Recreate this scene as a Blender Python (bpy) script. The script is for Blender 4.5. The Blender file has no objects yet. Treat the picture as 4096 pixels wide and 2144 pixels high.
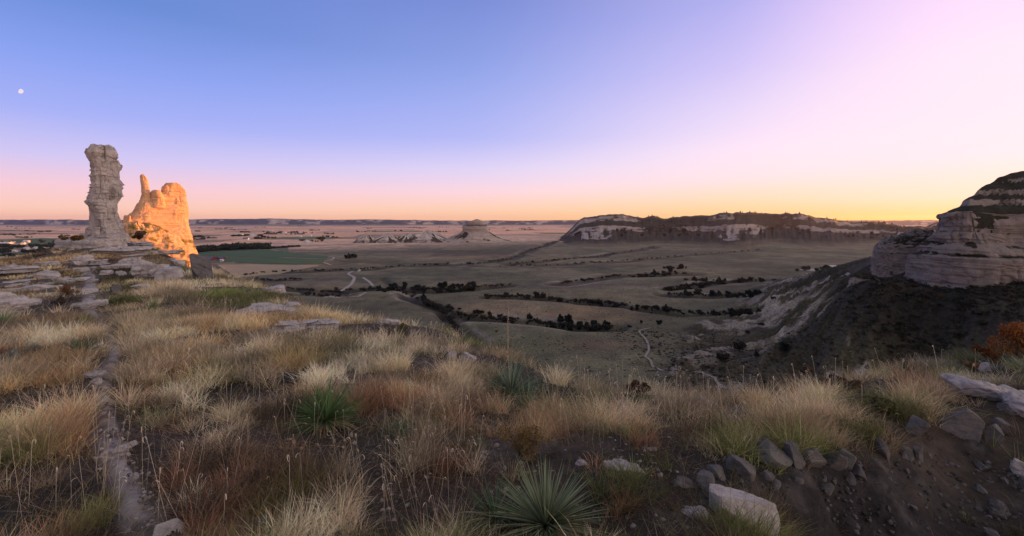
import bpy, bmesh, math, random
import numpy as np
from mathutils import Vector
random.seed(7); RNG = np.random.default_rng(7)
SC = bpy.context.scene; COL = SC.collection
R = math.radians
# ------------------------------------------------------------------ camera
F = 420.0; K = F / 512.0; CZ = 100.0; HZ = 220.0      # focal length in px of a 1024 px wide frame, eye height over the valley, horizon row
cd = bpy.data.cameras.new('camera'); cam = bpy.data.objects.new('camera', cd); COL.objects.link(cam)
cam.location = (0, 0, CZ); cam.rotation_euler = (R(90), 0, 0)
cd.sensor_width = 36; cd.lens = 36 * F / 1024; cd.shift_y = -48 / 1024
cd.clip_start = 0.1; cd.clip_end = 60000; SC.camera = cam
# ------------------------------------------------------------------ sun, sky, exposure
SUN_AZ, SUN_EL = R(62), R(1.9)
SDIR = Vector((math.sin(SUN_AZ) * math.cos(SUN_EL), math.cos(SUN_AZ) * math.cos(SUN_EL), math.sin(SUN_EL)))
sl = bpy.data.lights.new('sun', 'SUN'); sl.energy = 5.0; sl.angle = R(0.5); sl.color = (1.0, 0.335, 0.06)
so = bpy.data.objects.new('sun', sl); COL.objects.link(so); so.rotation_euler = SDIR.to_track_quat('Z', 'Y').to_euler()
so.location = (0, 0, 300)
SC.view_settings.view_transform = 'Standard'; SC.view_settings.look = 'None'; SC.view_settings.exposure = 1.0; SC.view_settings.gamma = 1.0
SC.cycles.max_bounces = 5; SC.cycles.diffuse_bounces = 3; SC.cycles.transparent_max_bounces = 4
SC.cycles.use_denoising = True; SC.cycles.denoising_prefilter = 'ACCURATE'; SC.cycles.denoising_input_passes = 'RGB_ALBEDO_NORMAL'; SC.cycles.use_adaptive_sampling = False; SC.cycles.sample_clamp_indirect = 2.0
def lin(c): return tuple(((v / 255) / 12.92 if v / 255 <= .04045 else (((v / 255) + .055) / 1.055) ** 2.4) for v in c)
def nd(nt, t, **kw):
    n = nt.nodes.new(t)
    for k, v in kw.items(): setattr(n, k, v)
    return n
def ramp(nt, stops, fac=None, interp='LINEAR'):
    n = nt.nodes.new('ShaderNodeValToRGB'); e = n.color_ramp.elements; n.color_ramp.interpolation = interp
    while len(e) < len(stops): e.new(.5)
    for q, (p, c) in zip(e, stops): q.position = p; q.color = (*c, 1) if len(c) == 3 else c
    if fac is not None: nt.links.new(fac, n.inputs[0])
    return n.outputs[0]
def mixc(nt, a, b, f, mode='MIX'):
    n = nd(nt, 'ShaderNodeMix', data_type='RGBA', blend_type=mode); L = nt.links.new
    for s, v in ((n.inputs[0], f), (n.inputs[6], a), (n.inputs[7], b)):
        if hasattr(v, 'links'): L(v, s)
        else: s.default_value = v if not isinstance(v, tuple) else (*v[:3], 1)
    return n.outputs[2]
def mth(nt, op, a, b=0.0, c=None, clamp=False):
    n = nd(nt, 'ShaderNodeMath', operation=op, use_clamp=clamp)
    for s, v in zip(n.inputs, (a, b, c)):
        if v is None: continue
        if hasattr(v, 'links'): nt.links.new(v, s)
        else: s.default_value = v
    return n.outputs[0]
def world():
    w = bpy.data.worlds.new('World'); SC.world = w; w.use_nodes = True; nt = w.node_tree; nt.nodes.clear()
    out = nd(nt, 'ShaderNodeOutputWorld'); bg = nd(nt, 'ShaderNodeBackground'); bg.inputs[1].default_value = 0.5
    tc = nd(nt, 'ShaderNodeTexCoord'); sp = nd(nt, 'ShaderNodeSeparateXYZ'); nt.links.new(tc.outputs['Generated'], sp.inputs[0])
    az = mth(nt, 'MULTIPLY', mth(nt, 'ARCTAN2', sp.outputs[0], sp.outputs[1]), 180 / math.pi)      # degrees, + to the sun's side
    el = mth(nt, 'MULTIPLY', mth(nt, 'ARCSINE', sp.outputs[2]), 180 / math.pi)
    t = mth(nt, 'DIVIDE', el, 90.0, clamp=True)
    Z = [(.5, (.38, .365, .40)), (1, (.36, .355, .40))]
    def S(*st): return ramp(nt, [(e / 90, lin(c)) for e, c in st] + Z, t)
    a = S((0, (255, 190, 160)), (1.2, (255, 206, 188)), (3.2, (248, 204, 216)), (6, (208, 198, 244)), (10, (164, 175, 246)), (15, (134, 159, 240)), (21, (100, 136, 213)), (30, (100, 130, 205)))
    b = S((0, (255, 196, 148)), (1.5, (255, 210, 180)), (4, (252, 217, 226)), (7, (226, 213, 246)), (11, (184, 187, 246)), (19, (152, 168, 236)), (27.6, (124, 142, 216)), (36, (125, 138, 205)))
    c = S((0, (255, 202, 90)), (.9, (254, 212, 150)), (2.6, (255, 223, 190)), (5.2, (255, 228, 234)), (8.5, (254, 229, 247)), (13, (237, 217, 249)), (18, (214, 198, 248)), (25, (184, 178, 241)))
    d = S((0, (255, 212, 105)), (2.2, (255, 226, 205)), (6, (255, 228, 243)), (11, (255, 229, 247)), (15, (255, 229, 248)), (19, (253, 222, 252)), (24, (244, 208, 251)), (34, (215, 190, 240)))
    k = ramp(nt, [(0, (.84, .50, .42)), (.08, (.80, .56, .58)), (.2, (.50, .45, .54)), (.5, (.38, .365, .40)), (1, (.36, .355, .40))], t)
    def seg(x0, x1, v=None): n = nd(nt, 'ShaderNodeMapRange', interpolation_type='SMOOTHSTEP'); nt.links.new(v or az, n.inputs[0]); n.inputs[1].default_value = x0; n.inputs[2].default_value = x1; return n.outputs[0]
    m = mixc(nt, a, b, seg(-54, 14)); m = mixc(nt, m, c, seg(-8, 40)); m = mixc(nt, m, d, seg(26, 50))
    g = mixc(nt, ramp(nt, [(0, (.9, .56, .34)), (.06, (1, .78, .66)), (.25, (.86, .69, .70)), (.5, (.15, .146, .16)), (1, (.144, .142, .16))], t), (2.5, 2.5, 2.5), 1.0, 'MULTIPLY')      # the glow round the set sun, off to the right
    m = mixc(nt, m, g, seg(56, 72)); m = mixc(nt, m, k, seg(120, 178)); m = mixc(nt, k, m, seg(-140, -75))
    sk = nd(nt, 'ShaderNodeTexSky', sky_type='NISHITA', sun_disc=False); sk.sun_elevation = SUN_EL; sk.sun_rotation = SUN_AZ; sk.air_density = 1.2; sk.dust_density = 1.5
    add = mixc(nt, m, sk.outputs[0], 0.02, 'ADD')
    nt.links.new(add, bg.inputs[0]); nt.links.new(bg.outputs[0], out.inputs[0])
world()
# ------------------------------------------------------------------ projection helpers (Y = nominal depth, world depth = Y*K)
def U(px, py, Y): return np.array(((px - 512) / 512 * Y, Y * K, CZ - (py - HZ) / 512 * Y))
# ------------------------------------------------------------------ noise
def _hash(ix, iy, iz, s):
    h = (ix.astype(np.uint32) * np.uint32(374761393) + iy.astype(np.uint32) * np.uint32(668265263) + iz.astype(np.uint32) * np.uint32(2147483647 - 58) + np.uint32(s * 974711 + 13))
    h = (h ^ (h >> np.uint32(13))) * np.uint32(1274126177); h = (h ^ (h >> np.uint32(16))) * np.uint32(2246822519); h ^= h >> np.uint32(15)
    return h.astype(np.float64) / 4294967295.0
def vnoise(x, y, z=None, s=0):
    x = np.asarray(x, float); y = np.asarray(y, float); x, y = np.broadcast_arrays(x, y)
    z = np.zeros_like(x) if z is None else np.broadcast_to(np.asarray(z, float), x.shape)
    ix, iy, iz = [np.floor(v).astype(np.int64) for v in (x, y, z)]
    fx, fy, fz = [v * v * v * (v * (v * 6 - 15) + 10) for v in (x - ix, y - iy, z - iz)]
    r = 0
    for dx in (0, 1):
        for dy in (0, 1):
            for dz in (0, 1):
                r = r + _hash(ix + dx, iy + dy, iz + dz, s) * (fx if dx else 1 - fx) * (fy if dy else 1 - fy) * (fz if dz else 1 - fz)
    return r * 2 - 1
def fbm(x, y, z=None, o=4, s=0, g=.5):
    r = 0; a = 1; n = 0
    for i in range(o):
        k = 2.03 ** i
        r = r + a * vnoise(np.asarray(x) * k, np.asarray(y) * k, None if z is None else np.asarray(z) * k, s + i * 17); n += a; a *= g
    return r / n
def sst(a, b, x):
    t = np.clip((x - a) / (b - a), 0, 1); return t * t * (3 - 2 * t)
def interp(x, pts): p = sorted(pts); return np.interp(x, [q[0] for q in p], [q[1] for q in p])
# ------------------------------------------------------------------ mesh helpers
def mk(name, V, faces, mat=None, cols=None, attr=None, smooth=True, parent=None, loc=None):
    V = np.asarray(V, float); me = bpy.data.meshes.new(name)
    if loc is not None: V = V - np.asarray(loc)
    fl = [np.asarray(f, np.int64) for f in (faces if isinstance(faces, list) else [faces]) if len(f)]
    me.vertices.add(len(V)); me.vertices.foreach_set('co', V.astype(np.float32).ravel())
    li = np.concatenate([f.ravel() for f in fl]); tot = np.concatenate([np.full(len(f), f.shape[1]) for f in fl])
    me.loops.add(len(li)); me.loops.foreach_set('vertex_index', li.astype(np.int32))
    st = np.concatenate(([0], np.cumsum(tot)[:-1])); me.polygons.add(len(tot)); me.polygons.foreach_set('loop_start', st.astype(np.int32))
    me.polygons.foreach_set('use_smooth', np.full(len(tot), smooth))
    me.update(calc_edges=True)
    if cols is not None:
        a = me.color_attributes.new('Col', 'FLOAT_COLOR', 'POINT'); a.data.foreach_set('color', np.concatenate([np.asarray(cols, float), np.ones((len(V), 1))], 1).astype(np.float32).ravel())
    for k, v in (attr or {}).items():
        a = me.attributes.new(k, 'FLOAT', 'POINT'); a.data.foreach_set('value', np.asarray(v, np.float32).ravel())
    if mat: me.materials.append(mat)
    o = bpy.data.objects.new(name, me); COL.objects.link(o)
    if parent is not None: o.parent = parent
    elif loc is not None: o.location = tuple(loc)
    return o
def gridf(n, m, wrap=False):
    i, j = np.meshgrid(np.arange(n - 1), np.arange(m if wrap else m - 1), indexing='ij'); j2 = (j + 1) % m
    return np.stack([i * m + j, i * m + j2, (i + 1) * m + j2, (i + 1) * m + j], -1).reshape(-1, 4)
def tag(o, label=None, cat=None, group=None, kind=None):
    if label: o['label'] = label
    if cat: o['category'] = cat
    if group: o['group'] = group
    if kind: o['kind'] = kind
    return o
def empty(name, loc): o = bpy.data.objects.new(name, None); COL.objects.link(o); o.location = tuple(loc); return o
# ------------------------------------------------------------------ materials
def newmat(name):
    m = bpy.data.materials.new(name); m.use_nodes = True; nt = m.node_tree; nt.nodes.clear()
    out = nd(nt, 'ShaderNodeOutputMaterial'); b = nd(nt, 'ShaderNodeBsdfPrincipled'); nt.links.new(b.outputs[0], out.inputs[0])
    b.inputs['Roughness'].default_value = .9; b.inputs['Specular IOR Level'].default_value = .15
    return m, nt, b, out
def noise(nt, vec, scale, detail=6, rough=.6, out=0):
    n = nd(nt, 'ShaderNodeTexNoise'); n.inputs['Scale'].default_value = scale; n.inputs['Detail'].default_value = detail; n.inputs['Roughness'].default_value = rough
    if vec is not None: nt.links.new(vec, n.inputs['Vector'])
    return n.outputs[out]
def mapping(nt, vec, sc):
    n = nd(nt, 'ShaderNodeMapping'); n.inputs['Scale'].default_value = sc; nt.links.new(vec, n.inputs[0]); return n.outputs[0]
def bump(nt, b, h, st, dist):
    n = nd(nt, 'ShaderNodeBump'); n.inputs['Strength'].default_value = st; n.inputs['Distance'].default_value = dist
    nt.links.new(h, n.inputs['Height']); nt.links.new(n.outputs[0], b.inputs['Normal'])
def plain(name, c, rough=.8):
    m, nt, b, o = newmat(name); tc = nd(nt, 'ShaderNodeTexCoord')
    n = noise(nt, tc.outputs['Object'], 2.0, 5)
    nt.links.new(ramp(nt, [(.3, tuple(v * .75 for v in c)), (.7, tuple(min(1, v * 1.15) for v in c))], n), b.inputs[0]); b.inputs['Roughness'].default_value = rough
    return m
def attr_col(nt, name='Col'): return nd(nt, 'ShaderNodeAttribute', attribute_name=name)
def colmat(name, sc, bs, bd, lo=.7, hi=1.25, sc2=None):      # vertex colour (the thing's own colours) broken up with fine noise
    m, nt, b, o = newmat(name); tc = nd(nt, 'ShaderNodeTexCoord'); a = attr_col(nt)
    n = noise(nt, tc.outputs['Object'], sc, 8, .65); g = ramp(nt, [(.3, (lo,) * 3), (.7, (hi,) * 3)], n)
    c = mixc(nt, a.outputs['Color'], g, 1.0, 'MULTIPLY')
    if sc2:
        n2 = noise(nt, tc.outputs['Object'], sc2, 4, .6); c = mixc(nt, c, ramp(nt, [(.35, (.72, .7, .72)), (.65, (1.2, 1.18, 1.1))], n2), 1.0, 'MULTIPLY')
    nt.links.new(c, b.inputs[0]); bump(nt, b, n, bs, bd)
    return m
def rockmat(name, c, dark, scale=1.0, strata=3.0, veg=False, sst_=.45, bst=.9, bdist=.12, lichen=0.0, vegc=((.035, .038, .022), (.075, .06, .04)), vegattr=False):
    m, nt, b, o = newmat(name); tc = nd(nt, 'ShaderNodeTexCoord'); v = tc.outputs['Object']
    n1 = noise(nt, v, 1.3 * scale, 8, .65); n2 = noise(nt, mapping(nt, v, (.25 * scale, .25 * scale, strata * scale)), 1.0, 7, .6); n3 = noise(nt, v, 9 * scale, 6, .7)
    col = ramp(nt, [(.28, dark), (.45, tuple(x * .85 for x in c)), (.62, c), (.8, tuple(min(1, x * 1.15) for x in c))], n1)
    col = mixc(nt, col, ramp(nt, [(.36, tuple(x * .55 for x in c)), (.5, (1, 1, 1)), (1, (1, 1, 1))], n2), sst_, 'MULTIPLY')
    col = mixc(nt, col, ramp(nt, [(.3, (.6, .58, .58)), (.5, (1, 1, 1)), (.75, (1.15, 1.13, 1.1))], n3), .7, 'MULTIPLY')
    if lichen: col = mixc(nt, col, (.16, .13, .10), mth(nt, 'MULTIPLY', ramp(nt, [(.62, (0, 0, 0)), (.70, (1, 1, 1))], noise(nt, v, 6 * scale, 3)), lichen))
    if veg:
        a = attr_col(nt, 'veg').outputs['Fac']; nv = noise(nt, v, 2.2 * scale, 7, .75)
        f = ramp(nt, [(.38, (0, 0, 0)), (.62, (1, 1, 1))], mth(nt, 'ADD', a, mth(nt, 'MULTIPLY', mth(nt, 'SUBTRACT', nv, .5), 1.1)))
        vc = mixc(nt, attr_col(nt).outputs['Color'], ramp(nt, [(.3, (.6, .6, .6)), (.7, (1.35, 1.3, 1.25))], noise(nt, v, 5 * scale, 5)), 1.0, 'MULTIPLY') if vegattr else ramp(nt, [(.35, vegc[0]), (.65, vegc[1])], noise(nt, v, 5 * scale, 4))
        col = mixc(nt, col, vc, f)
    nt.links.new(col, b.inputs[0])
    h = mth(nt, 'ADD', mth(nt, 'MULTIPLY', n1, 1.0), mth(nt, 'ADD', mth(nt, 'MULTIPLY', n2, 1.6 * sst_), mth(nt, 'MULTIPLY', n3, .35)))
    bump(nt, b, h, bst, bdist); b.inputs['Roughness'].default_value = .95
    return m
def leafmat(name, tr=.3, attr='Col', c=None):
    m, nt, b, o = newmat(name)
    if c is None: src = attr_col(nt, attr).outputs['Color']
    else:
        tc = nd(nt, 'ShaderNodeTexCoord'); n = noise(nt, tc.outputs['Object'], 3.0, 5)
        src = ramp(nt, [(.3, tuple(v * .55 for v in c)), (.5, c), (.72, tuple(v * 1.6 for v in c))], n)
    nt.links.new(src, b.inputs[0]); b.inputs['Roughness'].default_value = .7
    if tr:
        t = nd(nt, 'ShaderNodeBsdfTranslucent'); nt.links.new(src, t.inputs[0]); mx = nd(nt, 'ShaderNodeMixShader'); mx.inputs[0].default_value = tr
        nt.links.new(b.outputs[0], mx.inputs[1]); nt.links.new(t.outputs[0], mx.inputs[2]); nt.links.new(mx.outputs[0], o.inputs[0])
    return m
M_ground = colmat('prairie_ground', .55, .8, 1.0, .35, 1.6, .03)
M_hill = colmat('hill_soil', 6.0, .9, .05, .55, 1.4, .7)
M_far = colmat('far_hill_hazy_scrub', .01, .3, 5, .7, 1.3)
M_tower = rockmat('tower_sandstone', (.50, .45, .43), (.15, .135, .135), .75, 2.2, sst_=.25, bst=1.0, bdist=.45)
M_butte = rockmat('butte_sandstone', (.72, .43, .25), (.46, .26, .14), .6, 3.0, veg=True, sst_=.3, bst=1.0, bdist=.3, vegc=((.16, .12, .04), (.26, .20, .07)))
M_bluff = rockmat('bluff_sandstone', (.235, .205, .19), (.105, .09, .085), .16, 2.5, veg=True, sst_=.22, bst=1.0, bdist=1.2, vegc=((.014, .017, .012), (.036, .032, .022)))
M_mesa = rockmat('mesa_rock', (.33, .285, .265), (.17, .14, .13), .02, 3.0, veg=True, bst=.8, bdist=6, vegattr=True)
M_slab = rockmat('pale_slab_rock', (.44, .405, .40), (.14, .125, .12), 1.6, 3.5, lichen=.5, bst=1.0, bdist=.06)
M_boulder = rockmat('grey_boulder_rock', (.44, .405, .40), (.15, .135, .13), 2.2, 1.4, lichen=.7, bst=1.0, bdist=.06)
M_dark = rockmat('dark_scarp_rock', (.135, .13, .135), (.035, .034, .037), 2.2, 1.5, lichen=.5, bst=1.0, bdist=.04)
M_path = colmat('trail_dust', 5.0, .9, .03, .55, 1.3, 1.2)
M_road = plain('pale_gravel', (.34, .30, .28)); M_green = plain('alfalfa', (.06, .105, .036)); M_tan = plain('stubble', (.30, .24, .16))
M_white = plain('white_paint', (.56, .55, .55)); M_red = plain('red_paint', (.17, .032, .03)); M_slate = plain('slate_roof', (.10, .12, .17)); M_brownroof = plain('brown_roof', (.16, .10, .08))
M_bluep = plain('pale_blue_paint', (.40, .50, .62)); M_glass = plain('dark_window', (.03, .035, .045), .2)
# ------------------------------------------------------------------ valley ground: height function
def polyw(pts): return np.array([U(px, py, 100 * 512 / (py - HZ))[:2] for px, py in pts])
DRAWS = [  # (points in the photo, half width m, depth m, scrub)
    ([(404, 292), (421, 300), (441, 308), (465, 316), (505, 320), (545, 323), (577, 327), (612, 327)], 12, 7, 1),
    ([(441, 309), (452, 322), (458, 334), (470, 346)], 9, 6, .7),
    ([(484, 296), (517, 296.5), (557, 299), (596, 302), (636, 306), (668, 309), (684, 312), (716, 314), (752, 311)], 13, 7, 1),
    ([(330, 290), (398, 288), (437, 289), (473, 287), (510, 284)], 18, 7, 1),
    ([(664, 294), (700, 295), (755, 294), (790, 295)], 14, 6, 1),
    ([(668, 289), (704, 283), (755, 280), (800, 279)], 16, 6, 1),
    ([(560, 283), (600, 278), (620, 275), (652, 274.5), (690, 273)], 20, 6, .8),
    ([(238, 275), (268, 271.5), (302, 270.5), (358, 269), (394, 266), (430, 264), (480, 263), (512, 258), (530, 250), (545, 245), (556, 241)], 20, 8, 1),
    ([(509, 263.5), (557, 259.5), (600, 256), (616, 253), (656, 246)], 22, 8, .85),
    ([(500, 266), (560, 264), (640, 259), (700, 254), (760, 249)], 18, 5, .7),
    ([(255, 279), (275, 280), (300, 279)], 12, 4, .8),
    ([(262, 288), (290, 288), (320, 291), (350, 293)], 12, 6, .8),
    ([(240, 297), (300, 294), (340, 296)], 9, 4, .6),
    ([(380, 277), (384, 281), (388, 285)], 7, 5, .5),
    ([(640, 362), (690, 372), (740, 385)], 5, 2, .2),
]
def segdist(x, y, P):
    d = np.full(x.shape, 1e9)
    for (ax, ay), (bx, by) in zip(P[:-1], P[1:]):
        vx, vy = bx - ax, by - ay; t = np.clip(((x - ax) * vx + (y - ay) * vy) / (vx * vx + vy * vy), 0, 1)
        d = np.minimum(d, np.hypot(x - ax - t * vx, y - ay - t * vy))
    return d
TAL = [(1024, 290, 280), (1200, 290, 262), (1350, 290, 250), (1500, 290, 240), (962, 288, 300), (925, 286, 320), (905, 283, 340), (876, 266, 410), (868, 257, 510), (887, 294, 315), (846, 306, 308), (820, 316, 350), (866, 280, 326), (882, 283, 318), (896, 286, 318), (868, 276, 350), (852, 283, 345), (864, 316, 296), (882, 319, 290), (792, 319, 430), (762, 322, 480),
       (860, 330, 300), (830, 350, 300), (795, 383, 305), (742, 385, 308), (900, 330, 290), (900, 365, 268), (960, 330, 262), (960, 362, 245), (1024, 330, 245), (1024, 352, 230), (1100, 340, 222), (1200, 340, 215), (1350, 345, 200),
       (720, 352, 388), (700, 335, 445), (760, 345, 400), (800, 340, 370), (730, 319, 497), (700, 321, 500)]
TP = np.array([U(*q) for q in TAL])
_anch = [(x, y) for x in range(-260, 1000, 55) for y in range(120, 800, 55)]
_in = [U(1024, 250, 420), U(1200, 250, 400), U(1400, 250, 380), U(1000, 245, 480), U(1150, 230, 550)]
TPs = np.concatenate([TP, [(p[0], p[1], 62) for p in _in]])
_anch = np.array([a for a in _anch if np.min(np.hypot(TPs[:, 0] - a[0], TPs[:, 1] - a[1])) > 75 and a[0] < 160 + 0.25 * a[1] and not (a[0] > 130 and a[1] < 200)])
_cp = np.concatenate([TPs[:, :2], _anch]); _cv = np.concatenate([TPs[:, 2], np.zeros(len(_anch))])
def _tps(r): return r * r * np.log(r + 1e-6)
def rbf_fit(P, v, lam):
    n = len(P); A = _tps(np.linalg.norm(P[:, None] - P[None], axis=2)) + lam * np.eye(n); Q = np.concatenate([np.ones((n, 1)), P], 1)
    return np.linalg.solve(np.block([[A, Q], [Q.T, np.zeros((3, 3))]]), np.concatenate([v, np.zeros(3)]))
def rbf_eval(P, w, x, y):
    r = w[-3] + w[-2] * x + w[-1] * y
    for (a, b), q in zip(P, w): r = r + q * _tps(np.hypot(x - a, y - b))
    return r
_tw = rbf_fit(_cp / 100, _cv, .02)
DP = [(polyw(p), w, d, s) for p, w, d, s in DRAWS]
def ground(x, y, full=False):
    x = np.asarray(x, float); y = np.asarray(y, float)
    t = np.clip(rbf_eval(_cp / 100, _tw, x / 100, y / 100), -2, 75)
    win = sst(160 + .25 * y - 260, 160 + .25 * y - 120, x) * (1 - sst(560, 760, y)); t = np.maximum(t, 0) * win
    und = 4.0 * fbm(x / 170, y / 150, o=4, s=3) * sst(150, 500, y) * (1 - .8 * sst(2500, 5000, y)) + 7 * fbm(x / 700, y / 420, o=2, s=9) * sst(700, 1300, y) * (1 - sst(2300, 3600, y)) * sst(-300, 200, x)
    rg = 1 - np.abs(fbm(x / 34, y / 34, o=4, s=21)) * 2.6
    th_ = np.arctan2(y - 350, 400 - x); rr_ = np.hypot(x - 400, y - 350); g1 = 1 - np.abs(fbm(th_ * 8.5, rr_ / 110, o=3, s=22)) * 2.4; g2 = 1 - np.abs(fbm(th_ * 24, rr_ / 45, o=3, s=23)) * 2.4
    rg = .55 * g1 + .3 * g2 + .15 * rg; z = und + t + (6.0 * (g1 - .4) + 3.2 * (g2 - .4) + 1.6 * (1 - np.abs(fbm(x / 9, y / 9, o=3, s=24)) * 2.4 - .4)) * sst(2, 18, t) * (1 - .75 * sst(44, 56, t))
    pq = 512 + 512 * x / (y / K); yq = HZ + 100 * 512 / (y / K); kn = sst(0, 26, pq - (668 + 34 * sst(330, 318, yq) - 20 * sst(345, 385, yq))) * sst(316, 322, yq + 1.5 * fbm(x / 20, y / 20, o=3, s=6)) * (1 - sst(800, 860, pq)) * (1 - sst(395, 420, yq))
    z = z + kn * (1 - sst(6, 22, t)) * (3.6 * (g1 - .25) + 2.2 * (g2 - .3) + 1.6 * (1 - np.abs(fbm(x / 16, y / 16, o=4, s=5)) * 2.2))
    wob = 9 * fbm(x / 45, y / 45, o=3, s=31); sc = 0; pale = 0
    for P, w, d, s in DP:
        wf = w * (1 + .35 * vnoise(x / 60, y / 60, s=44)); dd = segdist(x + wob, y + wob * .6, P)
        z = z - d * np.exp(-(dd / wf) ** 2 * 1.3) ; sc = np.maximum(sc, s * (1 - sst(wf * .55, wf * 1.5, dd))); pale = np.maximum(pale, s * np.exp(-((dd - wf * 1.25) / (wf * .35)) ** 2))
    return (z, t, rg, sc, pale, kn) if full else z
def march(fn, px, py, y0, y1, n=700):
    Y = np.exp(np.linspace(math.log(y0), math.log(y1), n)); X = (px - 512) / 512 * Y; Zr = CZ - (py - HZ) / 512 * Y; d = Zr - fn(X, Y * K)
    s = np.where((d[:-1] > 0) & (d[1:] <= 0))[0]
    if not len(s): return None
    i = s[0]; f = d[i] / (d[i] - d[i + 1]); Yh = Y[i] * (1 - f) + Y[i + 1] * f
    return np.array((X[i] * (1 - f) + X[i + 1] * f, Yh * K, CZ - (py - HZ) / 512 * Yh)), Yh
def hitg(px, py):
    h = march(ground, px, py, 150, 9000)
    if h: return h
    Y = 100 * 512 / max(py - HZ, 4); return U(px, py, Y), Y
def build_ground():
    us = np.linspace(-1.75, 1.75, 1250) / 1.0; ys = np.concatenate([np.exp(np.linspace(math.log(60), math.log(3200), 560)), np.exp(np.linspace(math.log(3260), math.log(14000), 80))])
    Ug, Yg = np.meshgrid(us, ys); X = Ug * Yg / K; Yw = Yg
    z, t, rg, sc, pale, kn = ground(X, Yw, True)
    z = np.where(Yw > 7500, np.minimum(z, 0), z)
    n1 = fbm(X / 90, Yw / 90, o=5, s=61); n2 = fbm(X / 420, Yw / 160, o=3, s=71); n3 = fbm(X / 14, Yw / 14, o=3, s=81)
    A = np.array
    def mx(c, d, f): return c * (1 - f[..., None]) + A(d) * f[..., None]
    c = np.ones(X.shape + (3,)) * A((.155, .143, .095)); c = mx(c, (.108, .108, .068), sst(-.1, .5, n1)); c = mx(c, (.215, .170, .110), sst(.12, .55, -n1 + .25 * n3) * .8)
    c = mx(c, (.120, .096, .072), sst(.1, .45, n2) * .7); c = mx(c, (.17, .135, .085), sst(.15, .5, -n2) * .5)
    c = mx(c, (.05, .042, .038), sst(.25, .5, n3) * .45)
    for bx, by, rx, ry, bc_ in ((545, 311, 90, 7, (.235, .165, .10)), (620, 316, 60, 6, (.20, .14, .085)), (480, 306, 40, 5, (.22, .16, .10)), (470, 255, 70, 3, (.10, .07, .058)), (430, 252, 60, 2.2, (.105, .075, .06)), (400, 258, 60, 2, (.21, .18, .12)), (580, 285, 90, 3, (.11, .085, .08)), (560, 276, 80, 4, (.18, .155, .115)),
                                (720, 300, 70, 4, (.19, .16, .11)), (800, 290, 40, 5, (.12, .10, .06)), (790, 284, 30, 2, (.07, .055, .045)), (640, 330, 70, 4, (.13, .115, .065)), (470, 340, 40, 14, (.125, .122, .07)), (560, 345, 60, 12, (.115, .112, .066)), (330, 272, 50, 3, (.18, .155, .12)), (330, 282, 40, 3, (.19, .16, .12)), (600, 345, 30, 6, (.15, .10, .07))):
        q = np.exp(-(((512 + 512 * X * K / Yw - bx) / rx) ** 2 + ((HZ + 100 * 512 * K / Yw - by) / ry) ** 2) + 1.1 * n1); c = mx(c, bc_, np.clip(q, 0, 1) * .75)
    # far plain: parcels of stubble, hay and crops
    px_, py_ = np.floor((X * .97 + Yw * .2) / 420 + .37 * vnoise(Yw / 900, Yw * 0)), np.floor((Yw - X * .12) / 330)
    hsh = _hash(px_.astype(np.int64), py_.astype(np.int64), np.zeros(X.shape, np.int64), 5); far = sst(1500, 2100, Yw + .55 * np.minimum(-X, 2500))
    pc = np.select([(hsh < .42)[..., None], (hsh < .68)[..., None], (hsh < .82)[..., None], (hsh < .92)[..., None]], [A((.62, .41, .31)), A((.52, .355, .275)), A((.40, .29, .23)), A((.13, .15, .09))], A((.25, .19, .15)))
    c = c * (1 - far[..., None]) + pc * far[..., None] * (1 + .2 * n1[..., None])
    c = mx(c, (.052, .046, .040), np.clip(sc * (1.05 + .6 * n3), 0, 1)); c = mx(c, (.30, .26, .235), np.clip(pale * sst(.0, .35, n1 + .4 * n3) * .8, 0, 1))
    c = mx(c, (.066, .066, .044), sst(.05, .45, -fbm(X / 170, Yw / 150, o=4, s=3)) * sst(150, 400, Yw) * (1 - sst(1500, 2200, Yw)) * .6); c = mx(c, (.20, .175, .125), sst(.15, .5, fbm(X / 170, Yw / 150, o=4, s=3) + .3 * n1) * (1 - sst(1500, 2200, Yw)) * .55)
    # slopes under the bluff: dark scrub with pale bare ribs
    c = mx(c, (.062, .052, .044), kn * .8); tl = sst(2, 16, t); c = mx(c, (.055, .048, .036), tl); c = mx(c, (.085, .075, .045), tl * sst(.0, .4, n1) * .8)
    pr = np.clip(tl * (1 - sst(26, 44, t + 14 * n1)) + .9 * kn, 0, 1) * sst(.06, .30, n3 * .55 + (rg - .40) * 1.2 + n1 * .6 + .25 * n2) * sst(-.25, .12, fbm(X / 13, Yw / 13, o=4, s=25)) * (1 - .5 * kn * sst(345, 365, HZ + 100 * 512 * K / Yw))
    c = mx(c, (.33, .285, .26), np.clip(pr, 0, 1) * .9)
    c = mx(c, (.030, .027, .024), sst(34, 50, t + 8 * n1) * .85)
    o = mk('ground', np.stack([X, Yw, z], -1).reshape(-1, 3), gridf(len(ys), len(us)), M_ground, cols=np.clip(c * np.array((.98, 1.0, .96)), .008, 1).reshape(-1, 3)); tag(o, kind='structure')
build_ground()
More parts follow.
